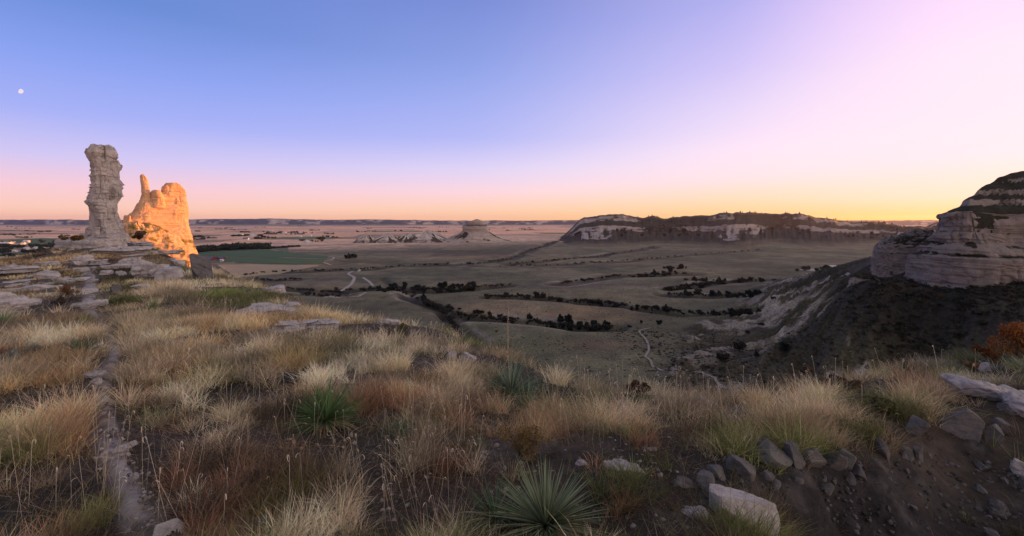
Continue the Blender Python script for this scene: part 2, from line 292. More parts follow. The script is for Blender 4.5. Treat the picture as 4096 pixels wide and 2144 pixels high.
# ------------------------------------------------------------------ the hill we stand on
HP = []
for Y, d in ((.5, 1.85), (.9, 1.9), (1.4, 1.95), (2.2, 2.05), (3.6, 2.22), (4.8, 2.34), (6, 2.46), (9, 2.72), (13, 3.05), (19, 3.42), (24, 3.75)):
    for u in (-1.5, -1.15, -.8, -.5): HP.append((u, Y, d))
    if Y < 7:
        for u in (-.25, 0, .2): HP.append((u, Y, d + .05))
for px, Y, py in ((-150, 35, 282), (60, 35, 281), (150, 35, 283), (-150, 55, 266), (40, 55, 262), (130, 55, 262), (60, 80, 250), (110, 80, 249), (150, 70, 255), (-100, 75, 258), (0, 70, 262), (190, 55, 276),
                  (200, 75, 275),
                  (340, 7, 407), (420, 9, 378), (400, 13, 350), (300, 13, 338), (280, 20, 312), (220, 24, 299), (200, 35, 285), (330, 17, 325), (460, 7, 415), (510, 8.5, 402), (560, 7, 424), (640, 6.5, 430), (600, 4.6, 475), (680, 4.4, 492), (720, 3.4, 540),
                  (740, 5, 468), (800, 5.3, 458), (850, 5.7, 449), (900, 6.2, 430), (960, 7.1, 409), (1010, 7.4, 402), (1150, 7.5, 398), (1350, 7.5, 400), (750, 6.4, 432), (850, 7.2, 416), (940, 9, 385), (1010, 10, 372),
                  (760, 3.9, 535), (800, 4.4, 540), (850, 4.6, 560), (930, 5.2, 520), (960, 6.0, 474), (1010, 5.8, 480), (1024, 4.6, 560), (1200, 5, 540), (1400, 5, 540), (880, 5.2, 500), (600, 2.2, 620), (900, 3, 760), (1200, 3, 800)):
    HP.append(((px - 512) / 512, Y, (py - HZ) / 512 * Y))
CREST = [(215, 278, 45), (245, 284, 40), (278, 290, 34), (310, 306, 27), (338, 321, 21), (370, 325, 20), (400, 326, 19), (445, 335, 17.5), (505, 356, 13.5), (560, 378, 11.2), (600, 388, 10), (636, 394, 9.3), (700, 400, 8.8), (760, 402, 8.8), (795, 400, 9), (815, 392, 9.5), (855, 382, 10.2), (895, 374, 11), (975, 366, 12), (1024, 350, 14), (1100, 336, 16), (1300, 330, 17)]
for px, py, Y in CREST:
    d = (py - HZ) / 512 * Y; u = (px - 512) / 512; s = (py - HZ) / 512
    HP += [(u, Y, d), (u, Y * 1.3, d + .3 * Y * (s + .22)), (u, Y * 2.2, d + 1.2 * Y * (s + .30)), (u, Y * 5, d + 4 * Y * (s + .34))]
for px, py, Y in ((190, 267, 104), (170, 258, 104), (150, 249, 104), (125, 241, 106), (100, 246, 104), (80, 251, 98), (60, 254, 92), (40, 257, 88), (20, 259, 85), (0, 261, 82), (-60, 262, 85), (-150, 262, 95), (-250, 262, 90)):
    d = (py - HZ) / 512 * Y; u = (px - 512) / 512; HP += [(u, Y, d), (u, Y * 1.14, d + .14 * Y * .3), (u, Y * 1.5, d + .5 * Y * .5), (u, Y * 2.5, d + 1.5 * Y * .55)]
HP = np.array(HP); _hp = np.stack([HP[:, 0] * 1.2, np.log(HP[:, 1])], 1); _hw = rbf_fit(_hp, HP[:, 2], .004)
PATH = [(158, 548, .17), (150, 528, .17), (138, 505, .16), (124, 475, .14), (114, 455, .16), (111, 437, .17), (107, 415, .13), (104, 398, .13), (103, 380, .16), (112, 360, .15), (114, 346, .15), (106, 330, .18), (95, 316, .24), (88, 305, .3), (92, 293, .4), (90, 280, .5), (88, 270, .6), (95, 262, .7)]
def hill0(x, y):
    Y = np.maximum(np.asarray(y, float) / K, .6); u = np.asarray(x, float) / Y
    return CZ - rbf_eval(_hp, _hw, u * 1.2, np.log(Y))
_pp = []
for px, py, w in PATH:
    h = march(hill0, px, py, 1.5, 120); _pp.append((*h[0], w))
_pp = np.array(_pp)
def catmull(P, n=10):
    P = np.concatenate([[2 * P[0] - P[1]], P, [2 * P[-1] - P[-2]]]); o = []
    for i in range(1, len(P) - 2):
        for t in np.linspace(0, 1, n, endpoint=False):
            a, b, c, d = P[i - 1:i + 3]; o.append(.5 * (2 * b + (c - a) * t + (2 * a - 5 * b + 4 * c - d) * t * t + (3 * b - a - 3 * c + d) * t ** 3))
    return np.array(o + [P[-2]])
PP = catmull(_pp)
def pathdist(x, y):
    best = np.full(np.shape(x), 1e9); wid = np.full(np.shape(x), .3)
    for a, b in zip(PP[:-1:2], PP[2::2]):
        v = b[:2] - a[:2]; t = np.clip(((x - a[0]) * v[0] + (y - a[1]) * v[1]) / (v @ v), 0, 1); d = np.hypot(x - a[0] - t * v[0], y - a[1] - t * v[1])
        m = d < best; best = np.where(m, d, best); wid = np.where(m, a[3], wid)
    return best, wid
def hill(x, y):
    x = np.asarray(x, float); y = np.asarray(y, float); Y = y / K
    sc_ = sst(6, 22, Y)
    z = hill0(x, y) + .07 * fbm(x / 1.3, y / 1.3, o=4, s=101) + .35 * sc_ * fbm(x / 5, y / 5, o=4, s=111)
    return z
def hith(px, py, default=None):
    h = march(hill, px, py, 1.2, 200)
    return h if h else (default or (U(px, py, 12), 12))
def build_hill():
    us = np.linspace(-1.6, 1.6, 620); ys = np.exp(np.linspace(math.log(.9), math.log(260), 520)); Ug, Yg = np.meshgrid(us, ys); X = Ug * Yg; Y = Yg * K
    z = hill(X, Y); d, w = pathdist(X, Y); pm = 1 - sst(w * .5, w * 1.0, d); z = z - .07 * pm
    n1 = fbm(X / 1.6, Y / 1.6, o=5, s=5); n3 = fbm(X / .22, Y / .22, o=3, s=8); A = np.array
    z = np.maximum(z, -6); sl = np.abs(np.gradient(z, axis=0) / np.gradient(Y, axis=0))
    z = z + .035 * (fbm(X / .35, Y / .35, o=4, s=77) + .5 * np.abs(fbm(X / .16, Y / .16, o=3, s=78))) * (1 + 6 * sst(.35, .9, sl) * (Yg < 9)) + .10 * sst(.35, .9, sl) * (Yg < 9) * fbm(X / .6, Y / .6, o=4, s=79)
    def mx(c, dd, f): return c * (1 - f[..., None]) + A(dd) * f[..., None]
    c = np.ones(X.shape + (3,)) * A((.048, .039, .034)); c = mx(c, (.030, .026, .024), sst(.0, .5, n1)); c = mx(c, (.15, .128, .118), sst(.25, .6, -n1 + .3 * n3) * .5)
    c = mx(c, (.13, .105, .07), sst(9, 20, Yg) * .4)
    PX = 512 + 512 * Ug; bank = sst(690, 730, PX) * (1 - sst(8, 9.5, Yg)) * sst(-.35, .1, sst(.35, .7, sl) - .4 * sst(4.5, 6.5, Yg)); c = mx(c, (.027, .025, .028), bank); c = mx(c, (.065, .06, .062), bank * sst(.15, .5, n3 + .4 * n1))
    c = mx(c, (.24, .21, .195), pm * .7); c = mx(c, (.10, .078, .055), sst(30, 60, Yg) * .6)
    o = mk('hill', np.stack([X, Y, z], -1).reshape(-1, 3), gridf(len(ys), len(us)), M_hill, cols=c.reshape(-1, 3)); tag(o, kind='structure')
build_hill()
def build_path():
    n = len(PP); P = PP.copy(); T = np.gradient(P[:, :2], axis=0); T /= np.linalg.norm(T, axis=1)[:, None]; N = np.stack([T[:, 1], -T[:, 0]], 1)
    s = np.linspace(-1, 1, 13); V = np.zeros((n, 13, 3)); col = np.zeros((n, 13, 3))
    for j, q in enumerate(s):
        wob = .7 + .3 * fbm(P[:, 0] * 1.2 + q * 3, P[:, 1] * 1.2, o=3, s=3); xy = P[:, :2] + N * (q * P[:, 3] * wob)[:, None]; V[:, j, :2] = xy
        V[:, j, 2] = hill(xy[:, 0], xy[:, 1]) - .075 + .045 * (1 - q * q) + .012 * fbm(xy[:, 0] / .35, xy[:, 1] / .35, o=4, s=6)
    nn = fbm(V[..., 0] / .5, V[..., 1] / .5, o=4, s=15)[..., None]
    col[:] = np.array((.34, .295, .28)); col = col * (1 - sst(-.1, .45, nn)) + np.array((.13, .11, .10)) * sst(-.1, .45, nn); col = col + (np.array((.38, .345, .34)) - col) * sst(.15, .5, -nn) * .7
    tag(mk('path', V.reshape(-1, 3), gridf(n, 13), M_path, cols=col.reshape(-1, 3)), kind='structure')
build_path()
# ------------------------------------------------------------------ far hills and mesas
def build_hills():
    px = np.linspace(-420, 1500, 1100); v = np.linspace(0, 1, 26); P, V = np.meshgrid(px, v)
    top = 219.6 + .9 * sst(250, 560, P) + .9 * fbm(P / 55, P * 0, o=4, s=3) - .7 * np.exp(-((P - 466) / 5.) ** 2) - .5 * np.exp(-((P - 505) / 16.) ** 2) - .6 * np.exp(-((P - 272) / 22) ** 2)
    top = np.maximum(top, 218.0); Yf = 9000 + 900 * fbm(P / 40, P * 0 + 7, o=3, s=4); Yc = 11500
    prof = np.where(V < .35, V * .55, np.where(V < .6, .19 + (V - .35) * 2.6, .84 + (V - .6) * .4)); Y = Yf + (Yc - Yf) * (V + .10 * fbm(P / 9, V * 2.5, o=4, s=8))
    zt = CZ - (top - HZ) / 512 * Yc; Z = -2 + (zt + 2) * prof + 6 * fbm(P / 5, V * 4, o=3, s=9) * V; X = (P - 512) / 512 * Y
    A = np.array; n = fbm(P / 6, V * 5, o=4, s=19); c = np.ones(P.shape + (3,)) * A((.075, .08, .088))  # scrub base tinted blue-grey, with some of the distant haze painted in
    pale = sst(.12, .4, n + .35 * fbm(P / 30, V * 0, o=2, s=2)) * sst(.2, .35, V) * (1 - sst(.62, .75, V)); c = c + (A((.42, .34, .28)) - c) * pale[..., None]
    low = 1 - sst(.12, .32, V + .1 * n); c = c + (A((.30, .23, .18)) - c) * low[..., None]
    # back side
    o = mk('hills', np.concatenate([np.stack([X, Y * K, Z], -1).reshape(-1, 3), np.stack([X[-1] * 1.15, Y[-1] * K * 1.15, Z[-1] * 0 - 5], -1)]), gridf(27, len(px)), M_far, cols=np.concatenate([c.reshape(-1, 3), c[-1]]))
    tag(o, kind='structure')
build_hills()
def build_mesa():
    px = np.concatenate([np.linspace(545, 935, 620), np.linspace(937, 1420, 120)]); nv = 84; v = np.linspace(0, 1, nv); P, V = np.meshgrid(px, v)
    crest = interp(px, [(545, 243), (556, 239.5), (566, 233), (573, 226), (580, 219.5), (584, 217.4), (591, 216.8), (600, 215.4), (612, 214.2), (619, 214), (626, 215.2), (636, 217.2), (645, 217.6), (653, 216.2), (660, 217.8), (667, 218.8), (672, 217), (682, 216), (700, 215.2), (714, 214.8), (719, 213.2), (735, 212.6), (752, 212.4), (770, 213.6), (785, 213.2), (803, 213.6), (810, 216), (825, 218.5), (840, 220.3), (852, 222.5), (862, 222), (872, 221.2), (882, 222.6), (893, 224.5), (904, 226), (925, 226), (960, 214), (1420, 206)])
    foot = interp(px, [(545, 243.5), (575, 243), (620, 243.5), (660, 247.5), (690, 247), (720, 246), (745, 249), (775, 252), (800, 250), (830, 252), (860, 250), (890, 248), (935, 246), (1000, 243), (1420, 243)])
    spur = interp(px, [(545, 0), (573, -60), (600, -90), (630, -10), (655, 150), (675, 120), (700, 40), (728, -190), (748, -150), (765, 60), (780, 120), (800, -40), (835, -120), (860, 60), (880, 120), (905, 0), (1000, 0), (1420, 0)])
    Yf = 1980 + spur * 1.3 + 40 * fbm(px / 9, px * 0, o=3, s=5); Yc = 2900 + spur * .35
    foot_z = np.maximum(CZ - (foot - HZ) / 512 * Yf, 1.5); crest_z = CZ - (crest - HZ) / 512 * Yc
    b1 = interp(px, [(545, 236), (573, 234), (600, 232.6), (640, 230.4), (700, 229.8), (730, 230), (745, 231), (800, 230), (835, 231.5), (870, 232), (905, 233)])      # foot of the pale cliff band
    # profile: gullied apron, pale cliff, dark terrace, upper cliff, crest
    vk = [0, .12, .40, .56, .70, .84, 1]; dk = [0, .27, .66, .695, .80, .845, 1]; hk0 = [0, .10, .36, .56, .74, .92, 1]
    D = np.interp(V, vk, dk); H = np.interp(V, vk, hk0)
    gul = .7 * fbm(P / 8.5, V * .9, o=3, s=33) + .5 * fbm(P / 3.6, V * 1.2, o=3, s=34); gul = 1 - np.abs(gul) * 2.4
    Y = Yf + (Yc - Yf) * D; Y = Y - 75 * (gul - .4) * sst(.06, .26, V) * (1 - sst(.38, .5, V)) - 22 * fbm(P / 5, V * 3, o=4, s=41) * sst(.3, .5, V) * (1 - V)
    crest_z = crest_z + 5 * fbm(px / 6, px * 0 + 3, o=4, s=77); Z = foot_z + (crest_z - foot_z) * H + 5 * fbm(P / 3, V * 9, o=4, s=51) * sst(.05, .3, V) * (1 - sst(.9, 1, V)) + 2.2 * fbm(P / 3.5, V * 3, o=3, s=52) * sst(.85, 1, V)
    X = (P - 512) / 512 * Y; g0 = ground(X[:16].ravel(), (Y[:16] * K).ravel()).reshape(16, -1); Z[:16] = np.maximum(Z[:16] - foot_z, 0) + g0 - 2.5 * (1 - np.arange(16)[:, None] / 15.) + .0; Z[16:] = Z[16:] + (g0[15] - foot_z) * np.linspace(1, 0, nv - 16)[:, None]
    band1 = sst(.38, .43, V) * (1 - sst(.54, .58, V)); band2 = sst(.68, .72, V) * (1 - sst(.86, .9, V)); n = .6 * fbm(P / 24, V * 16, o=4, s=61) + .6 * fbm(P / 9, V * 5, o=3, s=63); nn = fbm(P / 5, V * 12, o=3, s=62)
    g1 = interp(px, [(545, 0), (565, .2), (575, .75), (640, .7), (652, .25), (670, .35), (690, .6), (720, .75), (740, 1), (762, .5), (772, .2), (790, .5), (830, .95), (870, .9), (885, .5), (910, .9), (935, .9)])
    g2 = interp(px, [(545, 0), (578, .7), (585, .8), (636, .5), (646, .1), (690, .15), (700, .35), (712, .5), (719, .95), (732, .9), (737, .1), (760, .15), (790, .3), (806, .7), (830, .6), (860, .5), (880, .2), (935, .4)])
    g3 = interp(px, [(545, .1), (570, .5), (582, .75), (606, .7), (616, .05), (640, .2), (690, .1), (722, .45), (740, .75), (757, .5), (770, 0), (820, .25), (850, .3), (935, .2)])
    rock = np.maximum.reduce([band1 * g1, band2 * g2, sst(.12, .2, V) * (1 - sst(.40, .44, V)) * g3 * sst(-.15, .35, gul - .35 + nn)])
    rock = np.clip(rock * (1.0 + 1.0 * n + .45 * nn), 0, 1); veg = np.clip(1.15 - 1.3 * rock, 0, 1)
    A = np.array; vc = np.ones(P.shape + (3,)) * A((.036, .036, .027)); low = (1 - sst(.03, .15, V + .08 * n))[..., None]; vc = vc + (A((.125, .108, .075)) - vc) * low
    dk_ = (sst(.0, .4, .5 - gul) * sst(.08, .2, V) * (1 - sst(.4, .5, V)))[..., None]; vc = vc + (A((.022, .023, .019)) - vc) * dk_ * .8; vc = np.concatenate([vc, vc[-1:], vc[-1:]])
    X = np.concatenate([X, X[-1:] * 1.12]); Y = np.concatenate([Y, Y[-1:] * 1.12]); Z = np.concatenate([Z, Z[-1:] - 20]); veg = np.concatenate([veg, veg[-1:]])
    X = np.concatenate([X, X[-1:] * 1.1]); Y = np.concatenate([Y, Y[-1:] * 1.1]); Z = np.concatenate([Z, Z[-1:] * 0 - 3]); veg = np.concatenate([veg, veg[-1:]])
    o = mk('mesa_hills', np.stack([X, Y * K, Z], -1).reshape(-1, 3), gridf(nv + 2, len(px)), M_mesa, cols=vc.reshape(-1, 3), attr={'veg': veg}); tag(o, kind='structure')
    return px, crest_z, Yc
MESA = build_mesa()
# ------------------------------------------------------------------ the layered bluff
def smooth_line(P, step):
    P = catmull(np.asarray(P, float), 24); L = np.concatenate([[0], np.cumsum(np.linalg.norm(np.diff(P[:, :2], axis=0), axis=1))]); n = int(L[-1] / step); s = np.linspace(0, L[-1], n)
    return np.stack([np.interp(s, L, P[:, i]) for i in range(P.shape[1])], 1), s
def cliff_sheet(name, base, prof, step, nv, mat, vegf, disp, seed, top_slope=None, top_z=1e9, depth=160, parent=None, nlow=10):
    """base: plan line (x, y, z) walked so that the rock lies on its LEFT; prof: (inset, height above the reference) knots."""
    B, s = smooth_line(base, step); T = np.gradient(B[:, :2], axis=0); T /= np.linalg.norm(T, axis=1)[:, None]; N = np.stack([-T[:, 1], T[:, 0]], 1)
    for _ in range(nlow): N[1:-1] = (N[:-2] + N[1:-1] * 2 + N[2:]) / 4
    N /= np.linalg.norm(N, axis=1)[:, None]
    ins = np.array([p[0] for p in prof], float); zz = np.array([p[1] for p in prof], float)
    if top_slope: ins = np.append(ins, ins[-1] + depth); zz = np.append(zz, zz[-1] + depth * top_slope)
    L = np.concatenate([[0], np.cumsum(np.hypot(np.diff(ins), np.diff(zz)))]); l = np.linspace(0, L[-1], nv); D = np.interp(l, L, ins); Zk = np.interp(l, L, zz)
    S, Dm = np.meshgrid(s, D); Zm = np.repeat(Zk[:, None], len(s), 1)
    Zb = Zm.copy(); lowmask = (1 - sst(0, 6, Zm - zz[0])); Zm = Zm + (B[:, 2] - zz[0])[None] * lowmask
    steep = np.gradient(Zk, D + 1e-3 * np.arange(nv)); st = sst(.8, 2.5, np.abs(np.gradient(Zk) / (np.abs(np.gradient(D)) + 1e-3)))[:, None]
    d1 = fbm(S / 16, Zm / 9, o=5, s=seed); d2 = fbm(S / 40, Zm / 300, o=3, s=seed + 5); d3 = 1 - np.abs(fbm(S / 6, Zm / 26, o=3, s=seed + 9)) * 2.5
    strat = np.interp(Zm + .8 * fbm(S / 30, Zm / 30, o=2, s=seed + 2), np.arange(-10, 220, .75), np.random.default_rng(seed).normal(0, 1, len(np.arange(-10, 220, .75))))
    B2 = S * 0 + Zm; cr = np.exp(-(vnoise(S / 7.5, Zm / 38, s=seed + 51) / .07) ** 2) * sst(-.2, .3, vnoise(S / 20, Zm / 11, s=seed + 52)); qn = np.floor(3.2 * fbm(S / 13, Zm / 8, o=2, s=seed + 53)) / 3.2
    Dm = Dm * (1 + .30 * fbm(S / 42, Zm / 10, o=3, s=seed + 54)); Zm = Zm + 1.6 * fbm(S / 60, Zm / 200, o=2, s=seed + 55) * (1 - lowmask)
    off = disp * (2.0 * qn * st - 1.5 * cr * st + 1.3 * d1 + 2.2 * d2 + .5 * d3 * st - .2 * strat * st)
    Dm = Dm - off * (.35 + .65 * st)
    Zm = Zm + disp * .9 * fbm(S / 9, Dm / 9, o=4, s=seed + 21) * (1 - st) + disp * .35 * (1 - st) * np.repeat(np.sin(D * 1.1)[:, None], len(s), 1)
    Zm = np.where(Zm > top_z, top_z + (Zm - top_z) * .15, Zm)
    X = B[None, :, 0] + N[None, :, 0] * Dm; Y = B[None, :, 1] + N[None, :, 1] * Dm
    veg = vegf(S, Zb, Dm, st, fbm(S / 11, Zm / 5, o=4, s=seed + 31), fbm(S / 3.5, Zm / 2, o=3, s=seed + 35))
    return mk(name, np.stack([X, Y, Zm], -1).reshape(-1, 3), gridf(nv, len(s)), mat, attr={'veg': veg}, parent=parent), B
BX = .86
def bp(px, py, Y): return U(px, py, Y * BX)
bl_base = [bp(1900, 290, 235), bp(1600, 291, 265), bp(1350, 291, 290), bp(1150, 292, 318), bp(1060, 291, 335), bp(1024, 290.5, 338), bp(990, 289, 342), bp(955, 288, 356), bp(928, 286.5, 374), bp(911, 284, 396), bp(906, 281, 422), bp(911, 278, 446), bp(932, 272, 466), bp(980, 262, 490), bp(1100, 255, 530)][::-1]
zr = lambda py: CZ - (py - HZ) * 365 * BX / 512
bl_prof = [(-1.5, zr(292)), (0, zr(286)), (1.2, zr(270)), (2.2, zr(257.5)), (5.5, zr(255.5)), (7, zr(250)), (9, zr(246)), (11.5, zr(244)), (12.5, zr(238)), (13.5, zr(233.5)), (14.8, zr(232.5)), (15.2, zr(228.6)), (16.6, zr(227.6)), (17.3, zr(220)), (18.2, zr(213.5)), (21, zr(212))]
def bl_veg(S, Z, D, st, n, nn):
    led = np.exp(-((Z - zr(255.5)) / 1.4) ** 2) * .75 + np.exp(-((Z - zr(245.2)) / 1.7) ** 2) * .95 + sst(zr(214.2), zr(212.5), Z) * .8 + np.exp(-((Z - zr(250)) / 3) ** 2) * .25
    pale = np.exp(-((Z - zr(228.2)) / .9) ** 2) + np.exp(-((Z - zr(233)) / .9) ** 2)
    return np.clip(led * np.clip(.55 + 2.2 * n, 0, 1.25) + .35 * nn * led + .35 * sst(.3, .6, n) * (1 - st) - .5 * pale - .35 * st * sst(zr(212), zr(205), Z), 0, 1)
bluff = empty('bluff', bp(960, 288, 350)); tag(bluff, 'massive grey layered sandstone bluff with scrubby ledges and sloping top', 'cliff')
# walked so the rock is on the left hand
o, BL = cliff_sheet('rock_wall', bl_base, bl_prof, .75, 300, M_bluff, bl_veg, 1.0, 11)
o.parent = bluff; o.location = -bluff.location
def build_summit():
    P, s = smooth_line(np.asarray(bl_base, float), 6.0); us = np.linspace(.745, 2.6, 620); ys = np.linspace(225, 640, 420); Ug, Yg = np.meshgrid(us, ys); X = Ug * Yg; Y = Yg * K
    best = np.full(X.shape, 1e9); sg = np.zeros(X.shape)
    for a, b in zip(P[:-1], P[1:]):
        v = b[:2] - a[:2]; t = np.clip(((X - a[0]) * v[0] + (Y - a[1]) * v[1]) / (v @ v), 0, 1); dx, dy = X - a[0] - t * v[0], Y - a[1] - t * v[1]; d = np.hypot(dx, dy); m = d < best
        best = np.where(m, d, best); sg = np.where(m, -v[1] * dx + v[0] * dy, sg)
    d = np.where(sg > 0, best, -best) + (2.5 * fbm(X / 14, Y / 14, o=4, s=91) + 5 * fbm(X / 60, Y / 60, o=2, s=92)) * sst(20, 38, best)
    kd = [0, 18, 21, 27, 28.5, 34, 36, 43, 45, 56, 58, 70, 72.5, 85, 120, 300]; kz = [0, 104.2, 105.8, 108.2, 111.2, 113.8, 116.8, 120.6, 123.6, 128.8, 131.8, 137.4, 141, 146.5, 158, 172]
    z = np.interp(d, kd, kz); z = 104 + (z - 104) * 1.22 - 4 * (1 - sst(17, 21, d)) + 1.0 * fbm(X / 5, Y / 5, o=5, s=93)
    st = np.interp(d, [18, 26.5, 27, 29, 29.5, 33.5, 34, 36, 37, 42.5, 43, 45, 46, 55.5, 56, 58, 59, 69.5, 70, 73, 74, 300], [0, 0, 1, 1, 0, 0, .8, .8, 0, 0, 1, 1, 0, 0, .9, .9, 0, 0, 1, 1, 0, 0])
    n = fbm(X / 9, Y / 9, o=4, s=95); veg = np.clip(.95 + .5 * n - st * (.45 + 1.3 * n + .3 * (1 - sst(30, 60, d))), 0, 1)
    F = gridf(len(ys), len(us)); ok = (d.ravel()[F] > 16.5).all(1)
    o = mk('summit', np.stack([X, Y, z], -1).reshape(-1, 3), F[ok], M_bluff, attr={'veg': veg}); o.parent = bluff; o.location = -bluff.location
build_summit()
def small_cliff(name, label, pts, prof, seed, top=.3, depth=60, mat=None, veg=None, cat='cliff', disp=.8, nv=120, step=.6):
    vf = veg or (lambda S, Z, D, st, n, nn: np.clip((1 - st) * (.75 + .8 * n) + .2 * nn - .1, 0, 1))
    o, B = cliff_sheet(name, pts, prof, step, nv, mat or M_bluff, vf, disp, seed, top, 1e9, depth, nlow=12)
    return tag(o, label, cat)
z4 = lambda py, Y=450: CZ - (py - HZ) * Y * BX / 512

# pale bare buttress on the spur
def butv(S, Z, D, st, n, nn): return np.clip(.55 * (1 - st) * (.4 + n) + .3 * sst(.25, .5, nn), 0, .75)
M_pale = rockmat('pale_buttress_rock', (.38, .33, .31), (.17, .15, .14), .2, 1.4, veg=True, bst=1.0, bdist=1.0, vegc=((.03, .032, .022), (.07, .055, .04)))

# ------------------------------------------------------------------ lofted rocks: tower, lit butte, far butte
def loft(name, rows, cen, ax, dep, nz, na, mat, seed, amp=.25, strata=.2, sx=2.6, parent=None, attrf=None, capr=.3, yoff=0.0):
    """rows: (z, left, right) along axis ax from cen (plan); dep: depth as number or (z, depth) list."""
    rows = sorted(rows); zs = np.array([r[0] for r in rows]); z = np.linspace(zs[0], zs[-1], nz); l = np.interp(z, zs, [r[1] for r in rows]); r = np.interp(z, zs, [r[2] for r in rows])
    d = np.interp(z, *zip(*sorted(dep))) if isinstance(dep, (list, tuple)) else np.full(nz, dep)
    th = np.linspace(0, 2 * np.pi, na, endpoint=False); c, s = np.cos(th), np.sin(th); q = 2 / sx; ex = np.sign(c) * np.abs(c) ** q; ey = np.sign(s) * np.abs(s) ** q
    Zm, TH = np.meshgrid(z, th, indexing='ij'); a = (l + r)[:, None] / 2 + (r - l)[:, None] / 2 * ex; b = d[:, None] / 2 * ey + yoff
    nx, ny = np.array(ax), np.array((-ax[1], ax[0])); X = cen[0] + nx[0] * a + ny[0] * b; Y = cen[1] + nx[1] * a + ny[1] * b
    w = fbm(X / 2.6 + seed, Y / 2.6, Zm / 3.4, o=5, s=seed); w2 = fbm(X / .55, Y / .55, Zm / 1.6, o=3, s=seed + 3); fl = 1 - np.abs(fbm(X / 1.7, Y / 1.7, Zm / 9, o=3, s=seed + 8)) * 2.4
    kz = np.arange(zs[0] - 3, zs[-1] + 3, .22); rr = np.random.default_rng(seed); sv = rr.normal(0, 1, len(kz)); sv = np.where(np.abs(sv) > 1.25, np.clip(sv, -1.5, 1.5), sv * .3)
    st = np.interp(Zm + .25 * fbm(X / 2, Y / 2, Zm / 4, o=2, s=seed + 6), kz, sv) * 1.6 * np.clip(fbm(X / 1.5, Y / 1.5, Zm / 1.2, o=3, s=seed + 13) * 1.6 + .12, 0, 1)
    qn = np.floor(3 * fbm(X / 2.3, Y / 2.3, Zm / 2.8, o=2, s=seed + 21)) / 3; cr = np.exp(-(vnoise(X / 1.5, Y / 1.5, Zm / 8, s=seed + 22) / .06) ** 2) * sst(-.1, .4, vnoise(X / 3, Y / 3, Zm / 3, s=seed + 23))
    off = amp * (1.0 * qn - .9 * cr + 1.5 * w + .45 * w2 + .5 * (fl - .3)) + strata * st
    dl = np.stack([ex * c * 0 + np.sign(c) * np.abs(c) ** .7, np.sign(s) * np.abs(s) ** .7], -1); dl /= np.linalg.norm(dl, axis=-1, keepdims=True)
    ax_ = dl[None, :, 0] * nx[0] + dl[None, :, 1] * ny[0]; ay_ = dl[None, :, 0] * nx[1] + dl[None, :, 1] * ny[1]
    X = X + ax_ * off; Y = Y + ay_ * off; Zm = Zm + amp * .3 * w2 + amp * 1.3 * fbm(X / 1.1, Y / 1.1, o=3, s=seed + 27) * sst(.82, 1, (Zm - zs[0]) / (zs[-1] - zs[0]))
    V = [np.stack([X, Y, Zm], -1).reshape(-1, 3)]; k = 5; cx, cy = X[-1].mean(), Y[-1].mean()        # rounded rough cap
    for i in range(1, k + 1):
        f = 1 - i / k; x = cx + (X[-1] - cx) * f; y = cy + (Y[-1] - cy) * f; h = (r[-1] - l[-1]) * .10 * capr * (1 - f * f)
        V.append(np.stack([x, y, Zm[-1] + h + amp * .8 * fbm(x / .8, y / .8, o=3, s=seed + 40)], -1))
    n = nz + k; F = gridf(n, na, True); V = np.concatenate(V)
    at = None if attrf is None else {'veg': attrf(V, fbm(V[:, 0] / 1.5, V[:, 1] / 1.5, V[:, 2] / 1.0, o=3, s=seed + 60))}
    return mk(name, V, F, mat, attr=at, parent=parent, loc=None if parent is not None else (cen[0], cen[1], zs[0]))
def plane_hit(px, cen, ax):                                                 # along-axis position seen at column px
    u = (px - 512) / 512 / K; return (u * cen[1] - cen[0]) / (ax[0] - u * ax[1])
def parent_keep(o, p): o.parent = p; o.location = tuple(-np.array(p.location)) if o.location.length < 1e-6 else tuple(np.array(o.location) - np.array(p.location))
SY = 338; spc = U(866, 295, SY); spx = (math.cos(R(-34)), math.sin(R(-34)))
spr = [(CZ - (a - HZ) / 512 * SY, plane_hit(b, spc, spx), plane_hit(c, spc, spx)) for a, b, c in ((276.5, 859, 876), (279, 854, 882), (284, 851, 885), (290, 850, 887), (296, 849, 885), (302, 848, 884), (308, 846, 884), (314, 848, 887), (322, 850, 892), (334, 852, 898))]
spur = loft('rock_spur', spr, spc, spx, [(10, 34), (50, 24), (62, 18)], 150, 220, M_pale, 37, 1.5, .35, 2.5, attrf=lambda V, n: np.clip(.25 + .9 * sst(60, 63, V[:, 2]) + .5 * sst(.2, .5, n) - .2 * (1 - sst(60, 63, V[:, 2])), 0, 1), yoff=6.0)
SY2 = 372; c2 = U(902, 260, SY2); a2 = (math.cos(R(-38)), math.sin(R(-38)))
r2 = [(CZ - (a - HZ) / 512 * SY2, plane_hit(b, c2, a2), plane_hit(c, c2, a2)) for a, b, c in ((230.5, 917, 934), (233, 909, 936), (236.5, 900, 938), (240, 890, 938), (244, 881, 938), (248, 877, 938), (256, 875, 938), (264, 873.5, 938), (272, 874, 938), (282, 872, 940), (296, 868, 944))]
tag(loft('cliff', r2, c2, a2, [(40, 60), (60, 52), (80, 44), (93, 34)], 170, 260, M_bluff, 23, .8, .45, 4.5, attrf=lambda V, n: np.clip(.45 * sst(79, 84, V[:, 2] + 2 * n) + .55 * sst(.1, .5, n + .5 * fbm(V[:, 0] / 7, V[:, 1] / 7, V[:, 2] / 7, o=3, s=3)), 0, 1), yoff=14.0), 'lower cliff buttress with vegetated gully on top behind the big bluff', 'cliff')
tag(spur, 'pale crumbling rock spur standing below the bluff at the head of the slope', 'rock')
zc1 = lambda q: (q / 6.74 + 125, )                                           # rows read off a crop of the photo: x/6.74, y/6.74+125
